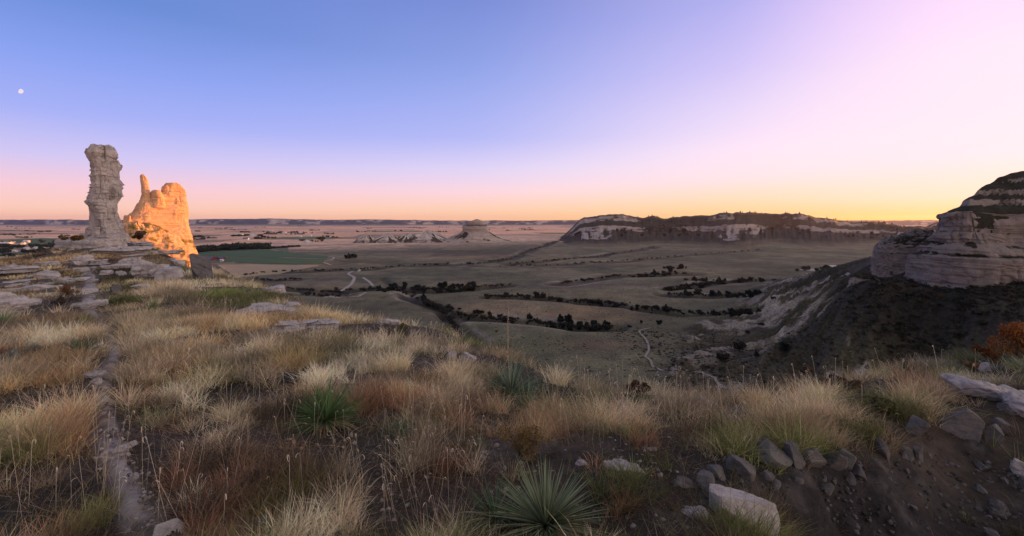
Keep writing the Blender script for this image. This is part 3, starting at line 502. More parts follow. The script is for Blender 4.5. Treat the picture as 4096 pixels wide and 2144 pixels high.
def crop_rows(rows, cen, ax, Y):
    o = []
    for y, x0, x1 in rows:
        z = CZ - (y / 6.74 + 125 - HZ) / 512 * Y; o.append((z, plane_hit(x0 / 6.74, cen, ax), plane_hit(x1 / 6.74, cen, ax)))
    return o
TY = 85; tc = U(105, 230, TY); tax = (math.cos(R(66)), math.sin(R(66)))
tower = empty('rock_tower', (tc[0], tc[1], CZ - 4)); tag(tower, 'tall slender grey sandstone tower in shade with a crooked head', 'rock tower')
rows = crop_rows([(150, 655, 715), (156, 630, 745), (165, 603, 762), (180, 590, 785), (196, 588, 792), (207, 592, 797), (218, 604, 794), (232, 612, 792), (246, 617, 804), (262, 619, 806), (276, 618, 808), (290, 620, 800), (310, 618, 793), (350, 615, 789), (400, 617, 789), (440, 622, 792), (466, 620, 800), (478, 616, 806), (488, 608, 798), (502, 604, 794), (516, 590, 792), (526, 584, 790), (536, 596, 789), (550, 606, 788), (590, 612, 785), (615, 606, 788), (640, 608, 794), (670, 612, 799), (700, 612, 802), (730, 614, 803), (765, 612, 806), (800, 616, 812)], tc, tax, TY)
_c = [(a + b) / 2 for _, a, b in rows]; rows = [(z, m_ + (a - m_) * .80, m_ + (b - m_) * .80) for (z, a, b), m_ in zip(rows, _c)]
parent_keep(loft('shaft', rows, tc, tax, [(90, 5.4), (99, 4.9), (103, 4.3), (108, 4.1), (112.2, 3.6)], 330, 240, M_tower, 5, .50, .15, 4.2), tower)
# broken foot of the tower: stacked ledges
for nm, r_, dp, sd in (('ledge', [(735, 578, 800), (752, 572, 806), (772, 576, 812), (790, 574, 806)], 10.5, 71), ('ledge', [(762, 500, 760), (776, 470, 770), (792, 455, 776)], 11, 72), ('footing', [(770, 440, 750), (784, 432, 756), (800, 440, 760), (830, 420, 764), (862, 408, 770)], 12.5, 73), ('block', [(690, 577, 632), (700, 574, 636), (724, 574, 640), (737, 578, 640)], 3.2, 74)):
    parent_keep(loft(nm, crop_rows(r_, tc, tax, TY), tc, tax, dp, 46, 180, M_tower, sd, .30, .16, 3.2, yoff=-.4 if nm != 'block' else -1.2), tower)
spike = loft('ledge', crop_rows([(470, 792, 816), (476, 788, 829), (482, 788, 812)], tc, tax, TY), tc, tax, 1.6, 14, 40, M_tower, 75, .06, .05, 2.4); parent_keep(spike, tower)
BY = 150; bc = U(165, 230, BY); bang = R(53); bax = (math.cos(bang), math.sin(bang))
butte = empty('butte', (bc[0], bc[1], CZ - 8)); tag(butte, 'orange sunlit sandstone fin with notched top behind the grey tower', 'butte')
def bveg(V, n):
    z = V[:, 2]; s_ = (V[:, 0] - bc[0]) * bax[0] + (V[:, 1] - bc[1]) * bax[1]; zl = CZ - ((760 + 45 * (s_ + 6) / 12) / 6.74 + 125 - HZ) / 512 * BY
    return np.clip(.95 * np.exp(-((z - zl) / 1.3) ** 2) * (.8 + 1.2 * n) + .4 * sst(.3, .6, n) * (1 - sst(93, 97, z)), 0, 1)
mr = crop_rows([(392, 1135, 1180), (400, 1112, 1205), (412, 1104, 1222), (430, 1094, 1236), (455, 1090, 1241), (470, 1062, 1244), (485, 1030, 1246), (505, 990, 1248), (530, 935, 1250), (560, 924, 1252), (590, 908, 1257), (610, 885, 1257), (630, 862, 1254), (650, 842, 1252), (690, 830, 1256), (720, 836, 1263), (760, 860, 1272), (800, 900, 1281), (835, 960, 1285), (880, 1060, 1300), (915, 1130, 1322), (960, 1180, 1352)], bc, bax, BY)
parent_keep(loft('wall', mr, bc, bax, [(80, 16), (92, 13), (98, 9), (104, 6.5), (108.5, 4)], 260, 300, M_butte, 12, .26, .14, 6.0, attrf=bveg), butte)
pr = crop_rows([(347, 944, 962), (352, 939, 972), (362, 938, 984), (385, 940, 992), (410, 945, 996), (440, 950, 999), (470, 948, 1002), (510, 938, 1008), (560, 926, 1020), (600, 915, 1040)], bc, bax, BY)
parent_keep(loft('pinnacle', pr, bc, bax, [(95, 7), (100, 5.5), (108, 2.6), (111.5, 1.8)], 120, 80, M_butte, 31, .20, .08, 3.4, attrf=bveg, yoff=-.7), butte)
dr = crop_rows([(447, 1022, 1052), (455, 1008, 1066), (470, 1002, 1078), (500, 1000, 1092), (560, 990, 1110)], bc, bax, BY)
parent_keep(loft('knob', dr, bc, bax, 5.5, 50, 70, M_butte, 33, .22, .1, 2.6, attrf=bveg, yoff=-1.2), butte)
kr = crop_rows([(614, 842, 856), (622, 837, 866), (636, 832, 868), (660, 822, 880), (720, 800, 930)], bc, bax, BY)
parent_keep(loft('knob', kr, bc, bax, 6, 40, 60, M_butte, 34, .3, .12, 2.4, attrf=bveg, yoff=-1.5), butte)
ar = crop_rows([(660, 812, 1000), (700, 806, 1090), (740, 800, 1160), (790, 790, 1225), (840, 780, 1262), (880, 770, 1296), (915, 760, 1318), (990, 730, 1352)], bc, bax, BY)
parent_keep(loft('apron', ar, bc, bax, [(76, 26), (92, 15), (100, 8)], 110, 200, M_butte, 35, .55, .12, 2.6, attrf=lambda V, n: np.clip(.42 + .9 * n, 0, 1), yoff=-2.2), butte)
# far butte on the plain
DY = 2400; dc = U(475, 240, DY); dax = (1.0, 0.0)
dome = empty('butte', (dc[0], dc[1], 0)); tag(dome, 'pale flat-topped butte with a dark ledge far out on the plain', 'butte')
M_dome = rockmat('far_butte_rock', (.52, .44, .39), (.36, .30, .27), .03, 4.0, veg=True, bst=.8, bdist=4)
px2 = lambda a: (a - 512) / 512 * DY - dc[0]
zz = lambda py: CZ - (py - HZ) / 512 * DY
def dloft(nm, rows, dep, sd, am, vf, sx=2.4): parent_keep(loft(nm, [(zz(a), px2(b), px2(c)) for a, b, c in rows], dc, dax, dep, 90, 200, M_dome, sd, am, am * .3, sx, attrf=vf), dome)
dloft('apron', [(231, 463, 488), (233.5, 459, 492), (236, 452, 496), (238.5, 446, 501), (240.5, 438, 508), (243, 425, 520)], [(-12, 330), (20, 200), (46, 115)], 41, 3.0, lambda V, n: np.clip(.9 * sst(.0, .5, fbm(np.arctan2(V[:, 1] - dc[1], V[:, 0] - dc[0]) * 4, V[:, 2] / 30, o=4, s=4)) * (1 - sst(40, 50, V[:, 2])) + .2 * n, 0, 1), 2.1)
dloft('cliff_wall', [(225.4, 464.5, 487.2), (226, 463.2, 487.6), (229, 463, 488), (231.6, 462.3, 489)], 112, 42, 2.2, lambda V, n: np.clip(.9 * sst(72, 75.5, V[:, 2]) + .4 * n, 0, 1), 3.0)
dloft('cap', [(219.6, 476, 478), (220.2, 473.5, 480.5), (221, 469.8, 484.6), (222, 469, 485), (224.2, 468.6, 485.4), (225.4, 465, 487)], [(70, 105), (80, 80), (97, 70), (102, 20)], 43, 1.8, lambda V, n: np.clip(.9 * (1 - sst(77, 81, V[:, 2])) + .5 * sst(97, 100, V[:, 2]) + .4 * n, 0, 1), 2.8)
for i, (a, b, t, Yq, lab) in enumerate(((357, 376, 233.4, 2300, 'low pale eroded mound at the far end of the badland ridge'), (374, 402, 234.6, 2330, 'low furrowed badland ridge linking pale mounds before the plain'), (396, 418, 233.8, 2350, 'rounded pale badland mound with dark gullies on the plain'), (408, 447, 231.2, 2380, 'largest pale cone-shaped badland mound beside the flat-topped butte'))):
    c_ = U((a + b) / 2, 240, Yq); w = (b - a) / 512 * Yq; h = CZ - (t - HZ) / 512 * Yq
    n_ = 70; x, y = np.meshgrid(np.linspace(-.75, .75, n_ * 2), np.linspace(-.8, .8, n_)); r_ = np.hypot(x, y * .9); ga = np.arctan2(y, x)
    z = h * np.clip(1 - r_ / .72, 0, 1) ** .8 * (1 + .35 * fbm(ga * 4 + i * 9, r_ * 3, o=3, s=i)) + 3 * fbm(x * 9 + i, y * 9, o=4, s=i + 3) * sst(.75, .5, r_) - 3 * sst(.6, .72, r_)
    vg = np.clip(sst(.05, .3, fbm(ga * 5 + i * 4, r_ * 2, o=3, s=i + 7)) * .9 * sst(.1, .3, r_) + .5 * sst(.45, .6, r_), 0, 1)
    tag(mk('mound', np.stack([x * w, y * w * .9, z], -1).reshape(-1, 3), gridf(n_, n_ * 2), M_dome, attr={'veg': vg.ravel()}), lab, 'badland mound').location = (c_[0], c_[1], ground(c_[0], c_[1]).item() - 1)
# ------------------------------------------------------------------ fields, roads and trails in the valley
def drape(name, pts, mat, n=14, lift=.6):
    P = np.array([U(px, py, 100 * 512 / (py - HZ))[:2] for px, py in pts]); c = P.mean(0); rings = []
    Q = np.concatenate([P, P[:1]]); E = []
    for a, b in zip(Q[:-1], Q[1:]):
        for t in np.linspace(0, 1, 16, endpoint=False): E.append(a + (b - a) * t)
    E = np.array(E); V = np.concatenate([c + (E - c) * f for f in np.linspace(0.001, 1, n)]); z = ground(V[:, 0], V[:, 1])
    tag(mk(name, np.c_[V, z + lift], gridf(n, len(E), True), mat), kind='structure')
def ribbon(name, pts, w, mat, lift=.5):
    P = np.array([hitg(px, py)[0] for px, py in pts]); P = catmull(P, 12); T = np.gradient(P[:, :2], axis=0); T /= np.linalg.norm(T, axis=1)[:, None] + 1e-9; N = np.stack([T[:, 1], -T[:, 0]], 1)
    V = np.stack([np.c_[P[:, :2] + N * (w * q / 2), np.zeros(len(P))] for q in (-1, -.4, .4, 1)], 1); V[..., 2] = ground(V[..., 0], V[..., 1]) + lift
    tag(mk(name, V.reshape(-1, 3), gridf(len(P), 4), mat), kind='structure')
drape('field', [(188, 255), (200, 252.5), (230, 250.6), (268, 250), (284, 251.6), (306, 254.6), (329, 256.4), (327, 258.5), (310, 258.2), (250, 256.9), (210, 256.2)], M_green)
drape('field', [(216, 259.3), (235, 257.4), (290, 258.8), (326, 259.6), (323, 263), (300, 264), (250, 263.2), (218, 262)], M_green)
drape('field', [(217, 265.5), (250, 264.2), (318, 265), (319, 266.2), (306, 268.5), (275, 271), (250, 274.5), (232, 274)], M_tan)
drape('field', [(8, 240.8), (34, 238.6), (64, 238.8), (72, 241.2), (66, 244.6), (34, 243.6)], M_green)
drape('field', [(20, 247.2), (40, 246.4), (62, 246.8), (64, 250), (36, 250.4)], M_tan)
def RB(pts, w, mat=M_road, name='road'): ribbon(name, pts, w, mat)
RB([(270, 249.4), (279, 250.8), (291, 251), (284, 252.4), (302, 254.8), (318, 256.4), (331, 257), (334, 258), (331, 260), (323, 261.4), (326, 263.4), (331, 265)], 5)
RB([(371.6, 268), (360, 270), (352, 271.8), (348.5, 274), (353.5, 277), (354, 279.5), (350.5, 285), (345, 289), (339, 292)], 5)
RB([(363, 277.6), (368, 281), (373, 286)], 4.5); RB([(308, 296.2), (330, 296.8), (355, 297), (362, 294.6), (366, 292.6)], 3.5)
RB([(196, 263), (215, 261.4), (240, 260.4), (250, 259.4)], 5); RB([(212, 263.4), (230, 263), (238, 261)], 4)
M_dark_line = plain('rail_embankment', (.075, .062, .055))
RB([(335, 260), (394, 263.6), (450, 265.4), (500, 267.4), (600, 267), (700, 266.6), (800, 266.2)], 9, M_dark_line, 'road')
M_trail = plain('trail_clay', (.27, .235, .215))
RB([(651, 328.2), (644, 329.6), (639.5, 332), (646, 340), (649, 349), (647, 354), (645.5, 357), (650, 360.5), (653, 367), (663, 371)], 1.7, M_trail, 'footpath')
RB([(686, 370.5), (700, 373), (709, 376), (716, 381), (722, 389)], 1.9, M_trail, 'footpath')
RB([(775, 300.5), (771, 302.6), (769.5, 307), (767, 312)], 2.0, M_trail, 'footpath'); RB([(791, 298.6), (797, 294), (812, 288.5), (830, 281), (849, 275)], 2.6, M_trail, 'footpath')
drape('car_park', [(798, 269.4), (812, 268.4), (822, 270.5), (838, 271.6), (842, 273), (826, 273.2), (806, 271)], M_road, 6, .8)
# ------------------------------------------------------------------ trees and shrubs of the valley
def leaf_cloud(n, size, shape, seed, flat=.0):
    r = np.random.default_rng(seed); c = shape(r, n); q = r.normal(0, 1, (n, 3)); q /= np.linalg.norm(q, axis=1)[:, None]; a = np.cross(q, r.normal(0, 1, (n, 3))); a /= np.linalg.norm(a, axis=1)[:, None]; b = np.cross(q, a)
    s = size * r.uniform(.6, 1.4, (n, 1)); V = np.stack([c - a * s - b * s * .5, c + a * s - b * s * .5, c + a * s * .7 + b * s * .6, c - a * s * .7 + b * s * .6], 1).reshape(-1, 3)
    return V, np.arange(4 * n).reshape(-1, 4), c
def lobes(k, spread, rad, zc, seed, cone=0):
    r0 = np.random.default_rng(seed); L = [(r0.normal(0, spread, 2), r0.uniform(zc[0], zc[1]), rad * r0.uniform(.55, 1.1)) for _ in range(k)]
    def f(r, n):
        i = r.integers(0, k, n); d = r.normal(0, 1, (n, 3)); d /= np.linalg.norm(d, axis=1)[:, None]; d *= r.uniform(.35, 1, (n, 1)) ** .45
        xy = np.array([l[0] for l in L])[i]; z = np.array([l[1] for l in L])[i]; R_ = np.array([l[2] for l in L])[i]; sh = 1 - cone * np.clip(z / zc[1], 0, 1) * .75
        return np.c_[(xy + d[:, :2] * R_[:, None]) * sh[:, None], np.maximum(z + d[:, 2] * R_ * .9, .01)]
    return f
def leafcols(c, base, seed, var=.35):
    r = np.random.default_rng(seed); n = len(c); m = fbm(c[:, 0] * 2.2 + seed, c[:, 1] * 2.2, c[:, 2] * 2.2, o=2, s=seed)
    f = 1 + var * (m * 1.6 + r.uniform(-.5, .5, n)); return np.repeat(np.clip(np.array(base)[None] * f[:, None], .004, 1), 4, 0)
M_leaf = leafmat('tree_leaves', .15)
def tree_mesh(name, base, n, size, shape, seed, trunk=.05):
    V, Fq, c = leaf_cloud(n, size, shape, seed); C = leafcols(c, base, seed)
    th = np.linspace(0, 2 * np.pi, 6, endpoint=False); T = np.concatenate([np.c_[np.cos(th) * trunk * f, np.sin(th) * trunk * f, np.full(6, z)] for z, f in ((-.05, 1.2), (.3, .8), (.6, .3))]); Ft = gridf(3, 6, True) + len(V)
    V = np.concatenate([V, T]); C = np.concatenate([C, np.tile((.05, .04, .03), (18, 1))]); o = mk(name, V, [Fq, Ft], M_leaf, cols=C, smooth=False); COL.objects.unlink(o); me = o.data; bpy.data.objects.remove(o); return me
JUN = [tree_mesh('juniper_crown', (.020, .030, .022), 620, .085, lobes(9, .20, .28, (.18, .72), 60 + i, .9 if i < 2 else .3), 60 + i) for i in range(4)]
JUN.append(tree_mesh('bushy_crown', (.034, .030, .020), 620, .085, lobes(12, .30, .26, (.2, .62), 77), 77)); JUN.append(tree_mesh('tall_crown', (.022, .030, .020), 620, .08, lobes(12, .16, .22, (.2, .85), 78, .5), 78))
DEC = [tree_mesh('leafy_crown', (.030, .042, .022), 620, .085, lobes(11, .24, .30, (.35, .75), 80 + i), 80 + i) for i in range(3)]
PLANTS = []
def plant(name, me, p, size, label, cat, group, wid=1.0):
    o = bpy.data.objects.new(name, me); COL.objects.link(o); o.location = tuple(p); o.rotation_euler = (0, 0, random.uniform(0, 6.28)); o.scale = (size * wid * random.uniform(.85, 1.2), size * wid * random.uniform(.85, 1.2), size)
    return tag(o, label, cat, group)
def along(pts, n, jit, size, label, group, protos=JUN, name='juniper_tree', cat='tree', wid=1.0, gam=1.0):
    P = np.array([hitg(px, py)[0] for px, py in pts]); L = np.concatenate([[0], np.cumsum(np.linalg.norm(np.diff(P[:, :2], axis=0), axis=1))])
    for i in range(n):
        s = L[-1] * np.clip((i + random.uniform(-.9, .9)) / max(n - 1, 1), 0, 1) ** gam; x = np.interp(s, L, P[:, 0]) + random.gauss(0, jit); y = np.interp(s, L, P[:, 1]) + random.gauss(0, jit)
        plant(name, random.choice(protos), (x, y, ground(np.array([x]), np.array([y]))[0] - .3), random.uniform(*size) * math.exp(random.gauss(-.04, .28)), label, cat, group, wid)
along([(421, 300.5), (441, 308), (450, 311)], 16, 3.0, (3.5, 7), 'dark shrubby tree in the upper end of the lowest wooded draw', 'trees in the upper end of the lowest draw', wid=1.3)
along([(455, 313), (466, 316.4), (505, 320.5), (545, 324), (575, 328)], 34, 3.0, (2.2, 4.6), 'dark juniper bush in the middle of the lowest wooded draw', 'juniper bushes along the lowest draw', wid=1.25)
along([(570, 327.5), (585, 329), (610, 328)], 16, 4.0, (4.5, 8.5), 'tall dark tree at the dense lower end of the lowest wooded draw', 'tall trees ending the lowest draw', wid=1.0)
along([(489, 296), (520, 297.5), (557, 299.5), (585, 302.5)], 32, 3.2, (2.8, 5), 'dark juniper in the long thin draw behind the lowest one', 'junipers of the long thin draw', wid=1.3)
along([(590, 303), (604, 306), (636, 308), (668, 311)], 24, 4.2, (3, 6.5), 'dark bush in the right hand stretch of the long thin draw', 'bushes ending the long thin draw', wid=1.1)
along([(684, 313), (700, 314), (716, 315)], 9, 3, (2.5, 4.5), 'small dark bush on the bank before the badland knob', 'small bushes before the badland knob', wid=1.3)
along([(730, 315.5), (738, 315), (752, 314)], 9, 3, (5, 8), 'big round dark tree in the clump behind the badland knob', 'big trees behind the badland knob', wid=1.2)
along([(395, 290), (412, 291), (437, 290), (455, 289.5), (474, 288)], 44, 7, (4.5, 8), 'dark tree of the dense thicket by the gravel road bend', 'trees of the dense thicket', wid=1.2)
along([(360, 291), (378, 291), (388, 291.5)], 14, 4, (3.5, 6.5), 'dark bush in the creek bank thicket below the road loop', 'bushes in the creek bank thicket', wid=1.3)
along([(690, 295), (705, 295.5), (730, 296), (755, 296.2)], 34, 4, (4, 6.5), 'dark juniper in the straight grove of the middle meadow', 'junipers of the straight meadow grove', wid=1.3)
along([(674, 291), (684, 289), (705, 285), (722, 282.5)], 28, 4.5, (4, 7), 'dark tree in the slanting grove above the straight one', 'trees of the slanting grove', wid=1.2)
along([(690, 281), (712, 280.4), (735, 281), (760, 280.5)], 28, 4.5, (4, 6.5), 'dark juniper in the upper grove of the meadow', 'junipers of the upper meadow grove', wid=1.3)
along([(632, 277.5), (648, 276), (662, 275), (676, 274.5)], 20, 5, (5, 8), 'dark tree on the far eroded bank of the meadow', 'trees on the far eroded bank', wid=1.2)
along([(668, 269), (676, 268.6), (686, 268.4)], 9, 5, (6, 9), 'lone dark tree cluster standing far out on the meadow', 'trees far out on the meadow', wid=1.2)
along([(346, 258.5), (351, 258), (356, 257.6)], 9, 4, (9, 14), 'dark conifer in the tight row beside the long road', 'conifers in the tight roadside row', wid=.8)
for px, py, sz, lb in ((761, 325, 3.2, 'small round dark bush on top of the badland slope'), (748, 333, 2.8, 'small dark bush halfway up the pale badland slope'), (739, 349, 7, 'largest round dark bush in the badland hollow'), (722, 359, 5.5, 'wide low dark thicket bush at the foot of the badland slope'), (784, 349, 5.5, 'round dark bush among pale rock ribs of the slope'), (757, 356, 3.6, 'little dark bush beneath the pale rock ribs'), (773, 299, 3.5, 'lone dark tree beside the winding upper trail'), (761, 282, 6, 'lone tree at the end of the upper meadow grove'), (641, 324, 4, 'single bush above the bend of the pale footpath'), (660, 324.5, 5, 'twin-crowned bush just past the bend of the pale footpath'), (630, 327, 2.6, 'low bush near the start of the pale footpath')):
    h = hitg(px, py)[0]; plant('shrub', random.choice(JUN), h - (0, 0, .2), sz, lb, 'shrub', None, 1.25)
for i in range(46):                                                       # ponderosa pines along the mesa crest
    px = random.choice([random.uniform(718, 800), random.uniform(800, 905), random.uniform(845, 905), random.uniform(636, 690)]); j = np.argmin(abs(MESA[0] - px)); Y = MESA[2][j] - 8
    plant('pine_tree', random.choice(JUN[:2]), ((px - 512) / 512 * Y, Y * K, MESA[1][j] - 2), random.uniform(6, 13), 'tiny pine standing on the skyline of the mesa', 'tree', 'pines along the mesa skyline', .7)
for i in range(70):
    px = random.choice([random.uniform(590, 720), random.uniform(800, 935), random.uniform(640, 700)]); j = np.argmin(abs(MESA[0] - px)); f = random.uniform(.3, .9); Y = 1990 + (MESA[2][j] - 1990) * f - 40
    z = 2 + MESA[1][j] * (f * .55 if f < .64 else .36 + (f - .64) * 1.6)
    plant('pine_tree', random.choice(JUN), ((px - 512) / 512 * Y, Y * K, z), random.uniform(7, 13), 'tiny dark pine on the gullied face of the mesa', 'tree', 'pines on the mesa face', 1.1)
TOWN = 'leafy trees of the small town'
for y0, n, sz in ((243.5, 18, 10), (247.5, 34, 13), (252.5, 34, 12), (257, 30, 10)):
    for i in range(n):
        px = random.uniform(-14, 62 if y0 < 252 else 56); py = y0 + random.gauss(0, .9); h = U(px, py, 100 * 512 / (py - HZ))
        if y0 < 245 and 10 < px < 40: continue
        plant('town_tree', random.choice(DEC), h - (0, 0, 1), sz * random.uniform(.8, 1.3), 'leafy dark tree among the houses of the small town', 'tree', TOWN, 1.1)
for (a, b, y, n, sz) in ((192, 200, 237.6, 6, 12), (196, 206, 237, 5, 11), (232, 238, 236.4, 6, 12), (237, 250, 236.2, 10, 13), (254, 262, 236.2, 6, 14), (255, 262, 239, 8, 13), (262, 268, 238, 4, 12), (240, 250, 232.4, 7, 13), (262, 270, 232.4, 5, 12), (278, 292, 233, 9, 14), (293, 300, 232.8, 4, 14), (318, 324, 240, 5, 15), (322, 330, 236.8, 4, 11), (58, 66, 238.2, 5, 13), (66, 72, 238.3, 3, 12), (3, 14, 235, 9, 12), (20, 40, 234.6, 8, 9), (46, 52, 231.6, 5, 11), (355, 366, 232, 5, 11), (395, 402, 231, 5, 12), (520, 530, 229.5, 5, 12), (505, 512, 231, 4, 10)):
    for i in range(n):
        py = y + random.gauss(0, .25); h = U(random.uniform(a, b), py, 100 * 512 / (py - HZ)); plant('farm_tree', random.choice(DEC), h - (0, 0, 1), sz * random.uniform(.7, 1.2), 'dark leafy tree of a farmstead clump out on the plain', 'tree', 'farmstead trees on the plain', 1.2)
def wood(name, polys, size, n, base, label, seed):
    r = np.random.default_rng(seed); Vs = []; Cs = []
    for k in range(n):
        (x0, y0), (x1, y1), th = polys[r.integers(0, len(polys))]; t = r.random(); py = y0 + (y1 - y0) * t + r.uniform(-th, th); p = U(x0 + (x1 - x0) * t, py, 100 * 512 / (py - HZ)); s = size * r.uniform(.7, 1.3)
        V, _, c = leaf_cloud(90, .14, lobes(6, .3, .32, (.25, .8), seed + k), seed + k); Vs.append(V * s * (1.2, 1.2, 1) + p - (0, 0, .5)); Cs.append(leafcols(c, np.array(base) * r.uniform(.7, 1.4), seed + k))
    V = np.concatenate(Vs); o = mk(name, V, np.arange(len(V)).reshape(-1, 4), M_leaf, cols=np.concatenate(Cs), smooth=False); o['kind'] = 'stuff'; o['label'] = label
wood('woods', [((193, 252), (206, 250.2), .9), ((200, 250.4), (230, 248.8), 1.0), ((222, 249), (270, 248.4), .8), ((222, 247.5), (269, 247), .8)], 13, 330, (.030, .040, .020), 'long dense dark strip of woodland above the green field', 300)
DRP = [((a[0], a[1] + .6), (b[0], b[1] + .6), .5 if a[1] < 285 else .9) for P_, w_, d_, sc_ in DRAWS if sc_ >= .55 for a, b in zip(P_[:-1], P_[1:])]
wood('undergrowth', DRP, 3.5, 800, (.026, .026, .020), 'low dark scrub filling the bottoms of the meadow draws', 2000)
def brush(n, boxes, size, label, seed):
    r = np.random.default_rng(seed); Vs = []; Cs = []; pal = np.array([(.018, .022, .014), (.03, .026, .02), (.045, .03, .018), (.025, .03, .018)])
    for k in range(n):
        x0, x1, y0, y1 = boxes[r.integers(0, len(boxes))]; x, y = r.uniform(x0, x1), r.uniform(y0, y1); z = ground(np.array([x]), np.array([y]))[0]
        s = size * r.uniform(.5, 1.5); V, _, c = leaf_cloud(34, .16, lobes(4, .35, .34, (.2, .6), seed + k), seed + k); Vs.append(V * s * (1.4, 1.4, .8) + (x, y, z - .2)); Cs.append(leafcols(c, pal[r.integers(0, 4)] * r.uniform(.7, 1.5), seed + k))
    V = np.concatenate(Vs); o = mk('undergrowth', V, np.arange(len(V)).reshape(-1, 4), M_leaf, cols=np.concatenate(Cs), smooth=False); o['kind'] = 'stuff'; o['label'] = label
brush(1500, [(190, 420, 175, 262), (210, 330, 215, 275)], 2.0, 'dark brush covering the shaded slope under the bluff', 4000)
brush(900, [(110, 225, 215, 330), (90, 200, 250, 380)], 1.3, 'low scattered brush on the eroded badland slope', 6000)
brush(700, [(-60, 140, 250, 420), (-150, 260, 420, 700)], .9, 'small scattered clumps of scrub across the meadow', 8000)
WB = []
rr = random.Random(5)
for i in range(58):
    y = rr.choice([226.5, 227.5, 228.5, 230, 231.5, 233, 234.5, 236, 238]) + rr.uniform(-.5, .5); x = rr.uniform(-60, 545) if y < 232 else rr.uniform(-40, 345); l = rr.uniform(4, 24); WB.append(((x, y), (x + l, y + rr.uniform(-.2, .2)), .12))
wood('woods', WB, 9, 520, (.045, .05, .035), 'dark windbreak woods and hedgerows dashed across the distant plain', 900)
wood('woods', [((190, 239.8), (205, 239.4), .3), ((270, 248.6), (285, 247.6), .2), ((285, 247.6), (300, 246.6), .2), ((300, 241), (322, 241.6), .25)], 7, 90, (.035, .04, .028), 'low dark scrub lining ditches near the white tank', 1500)
# ------------------------------------------------------------------ buildings of the plain
def house(name, label, cat, px, py, w, d, h, rh, rot, wall, roof, group=None, base=None):
    c = U(px, py, 100 * 512 / (py - HZ)); c[2] = ground(np.array([c[0]]), np.array([c[1]]))[0] if base is None else base; r = empty(name, c); r.rotation_euler = (0, 0, R(rot)); tag(r, label, cat, group)
    a, b = w / 2, d / 2
    V = [(-a, -b, -1), (a, -b, -1), (a, b, -1), (-a, b, -1), (-a, -b, h), (a, -b, h), (a, b, h), (-a, b, h), (-a, 0, h + rh), (a, 0, h + rh)]
    mw = mk('wall', V, [np.array([(0, 1, 5, 4), (1, 2, 6, 5), (2, 3, 7, 6), (3, 0, 4, 7)]), np.array([(4, 8, 7), (5, 6, 9)])], wall, smooth=False, parent=r)
    e = .5; t = .35; z0 = h - e * rh / b
    V = [(-a - e, -b - e, z0), (a + e, -b - e, z0), (a + e, 0, h + rh), (-a - e, 0, h + rh), (a + e, b + e, z0), (-a - e, b + e, z0)]; V = V + [(x, y, z + t) for x, y, z in V]
    mk('roof', V, [np.array([(6, 7, 8, 9), (9, 8, 10, 11), (1, 0, 3, 2), (2, 3, 5, 4), (0, 1, 7, 6), (4, 5, 11, 10), (1, 2, 8, 7), (2, 4, 10, 8), (3, 0, 6, 9), (5, 3, 9, 11)])], roof, smooth=False, parent=r)
    n = max(1, int(w / 7)); WV = []
    for i in range(n):
        x = -a + (i + .5) * w / n; WV += [(x - .9, -b - .06, h * .35), (x + .9, -b - .06, h * .35), (x + .9, -b - .06, h * .75), (x - .9, -b - .06, h * .75)]
        if i < 6: mk('window', np.array(WV[-4:]), np.array([(0, 1, 2, 3)]), M_glass, smooth=False, parent=r)
    return r
house('barn', 'long barn with slate grey roof and red walls beside the green field', 'barn', 206.5, 260.3, 36, 22, 3.2, 6.5, 2, M_red, M_slate)
house('barn', 'smaller grey roofed barn joined to the long red one', 'barn', 213.8, 259.8, 13, 16, 3, 5, 2, M_red, M_slate)
house('barn', 'low grey shed at the outer end of the red barns', 'shed', 219, 259.4, 24, 13, 2.8, 3.6, 2, M_red, M_slate)
house('shed', 'tiny white shed on the farm lane below the barns', 'shed', 222, 262, 6, 6, 4.2, 1.4, 0, M_white, M_white)
house('house', 'pale blue house with dark roof alone on the plain', 'house', 246, 239.6, 26, 12, 5, 5, 0, M_bluep, M_slate)
house('house', 'blue-roofed house between the farmstead trees', 'house', 252.6, 236.6, 18, 14, 8, 6, 30, M_bluep, M_bluep)
for px, py, w, h, lb in ((299, 237, 26, 5, 'white farmhouse by the trees behind the white tank'), (310, 236.6, 16, 5, 'small white farm building far behind the white tank'), (283, 233.4, 44, 6, 'long white farm shed among far plain trees'), (271, 231.4, 34, 6, 'white shed at the far row of plain trees'), (240, 235, 44, 5, 'long cream shed behind the farmstead trees'), (331, 237.6, 14, 5, 'white cottage beside the last trees of the plain')):
    house('farm_building', lb, 'farm building', px, py, w, 12, h, 3.5, random.uniform(-20, 20), M_white, M_white)
tk = U(307, 242.6, 100 * 512 / 22.6); tank = empty('storage_tank', (tk[0], tk[1], ground(np.array([tk[0]]), np.array([tk[1]]))[0])); tag(tank, 'big squat white storage tank standing alone on the prairie', 'tank')
th = np.linspace(0, 2 * np.pi, 40, endpoint=False); ring = lambda r, z: np.c_[np.cos(th) * r, np.sin(th) * r, np.full(40, z)]
mk('wall', np.concatenate([ring(14, -1), ring(14, 8.6)]), gridf(2, 40, True), M_white, parent=tank); mk('roof', np.concatenate([ring(14.3, 8.6), ring(14.3, 9), ring(8, 10), ring(.2, 10.5)]), gridf(4, 40, True), M_white, parent=tank)
mk('pipe', np.concatenate([ring(.3, 0) + (13.9, -3, 0), ring(.3, 9.2) + (13.9, -3, 0)]), gridf(2, 40, True), M_slate, parent=tank)
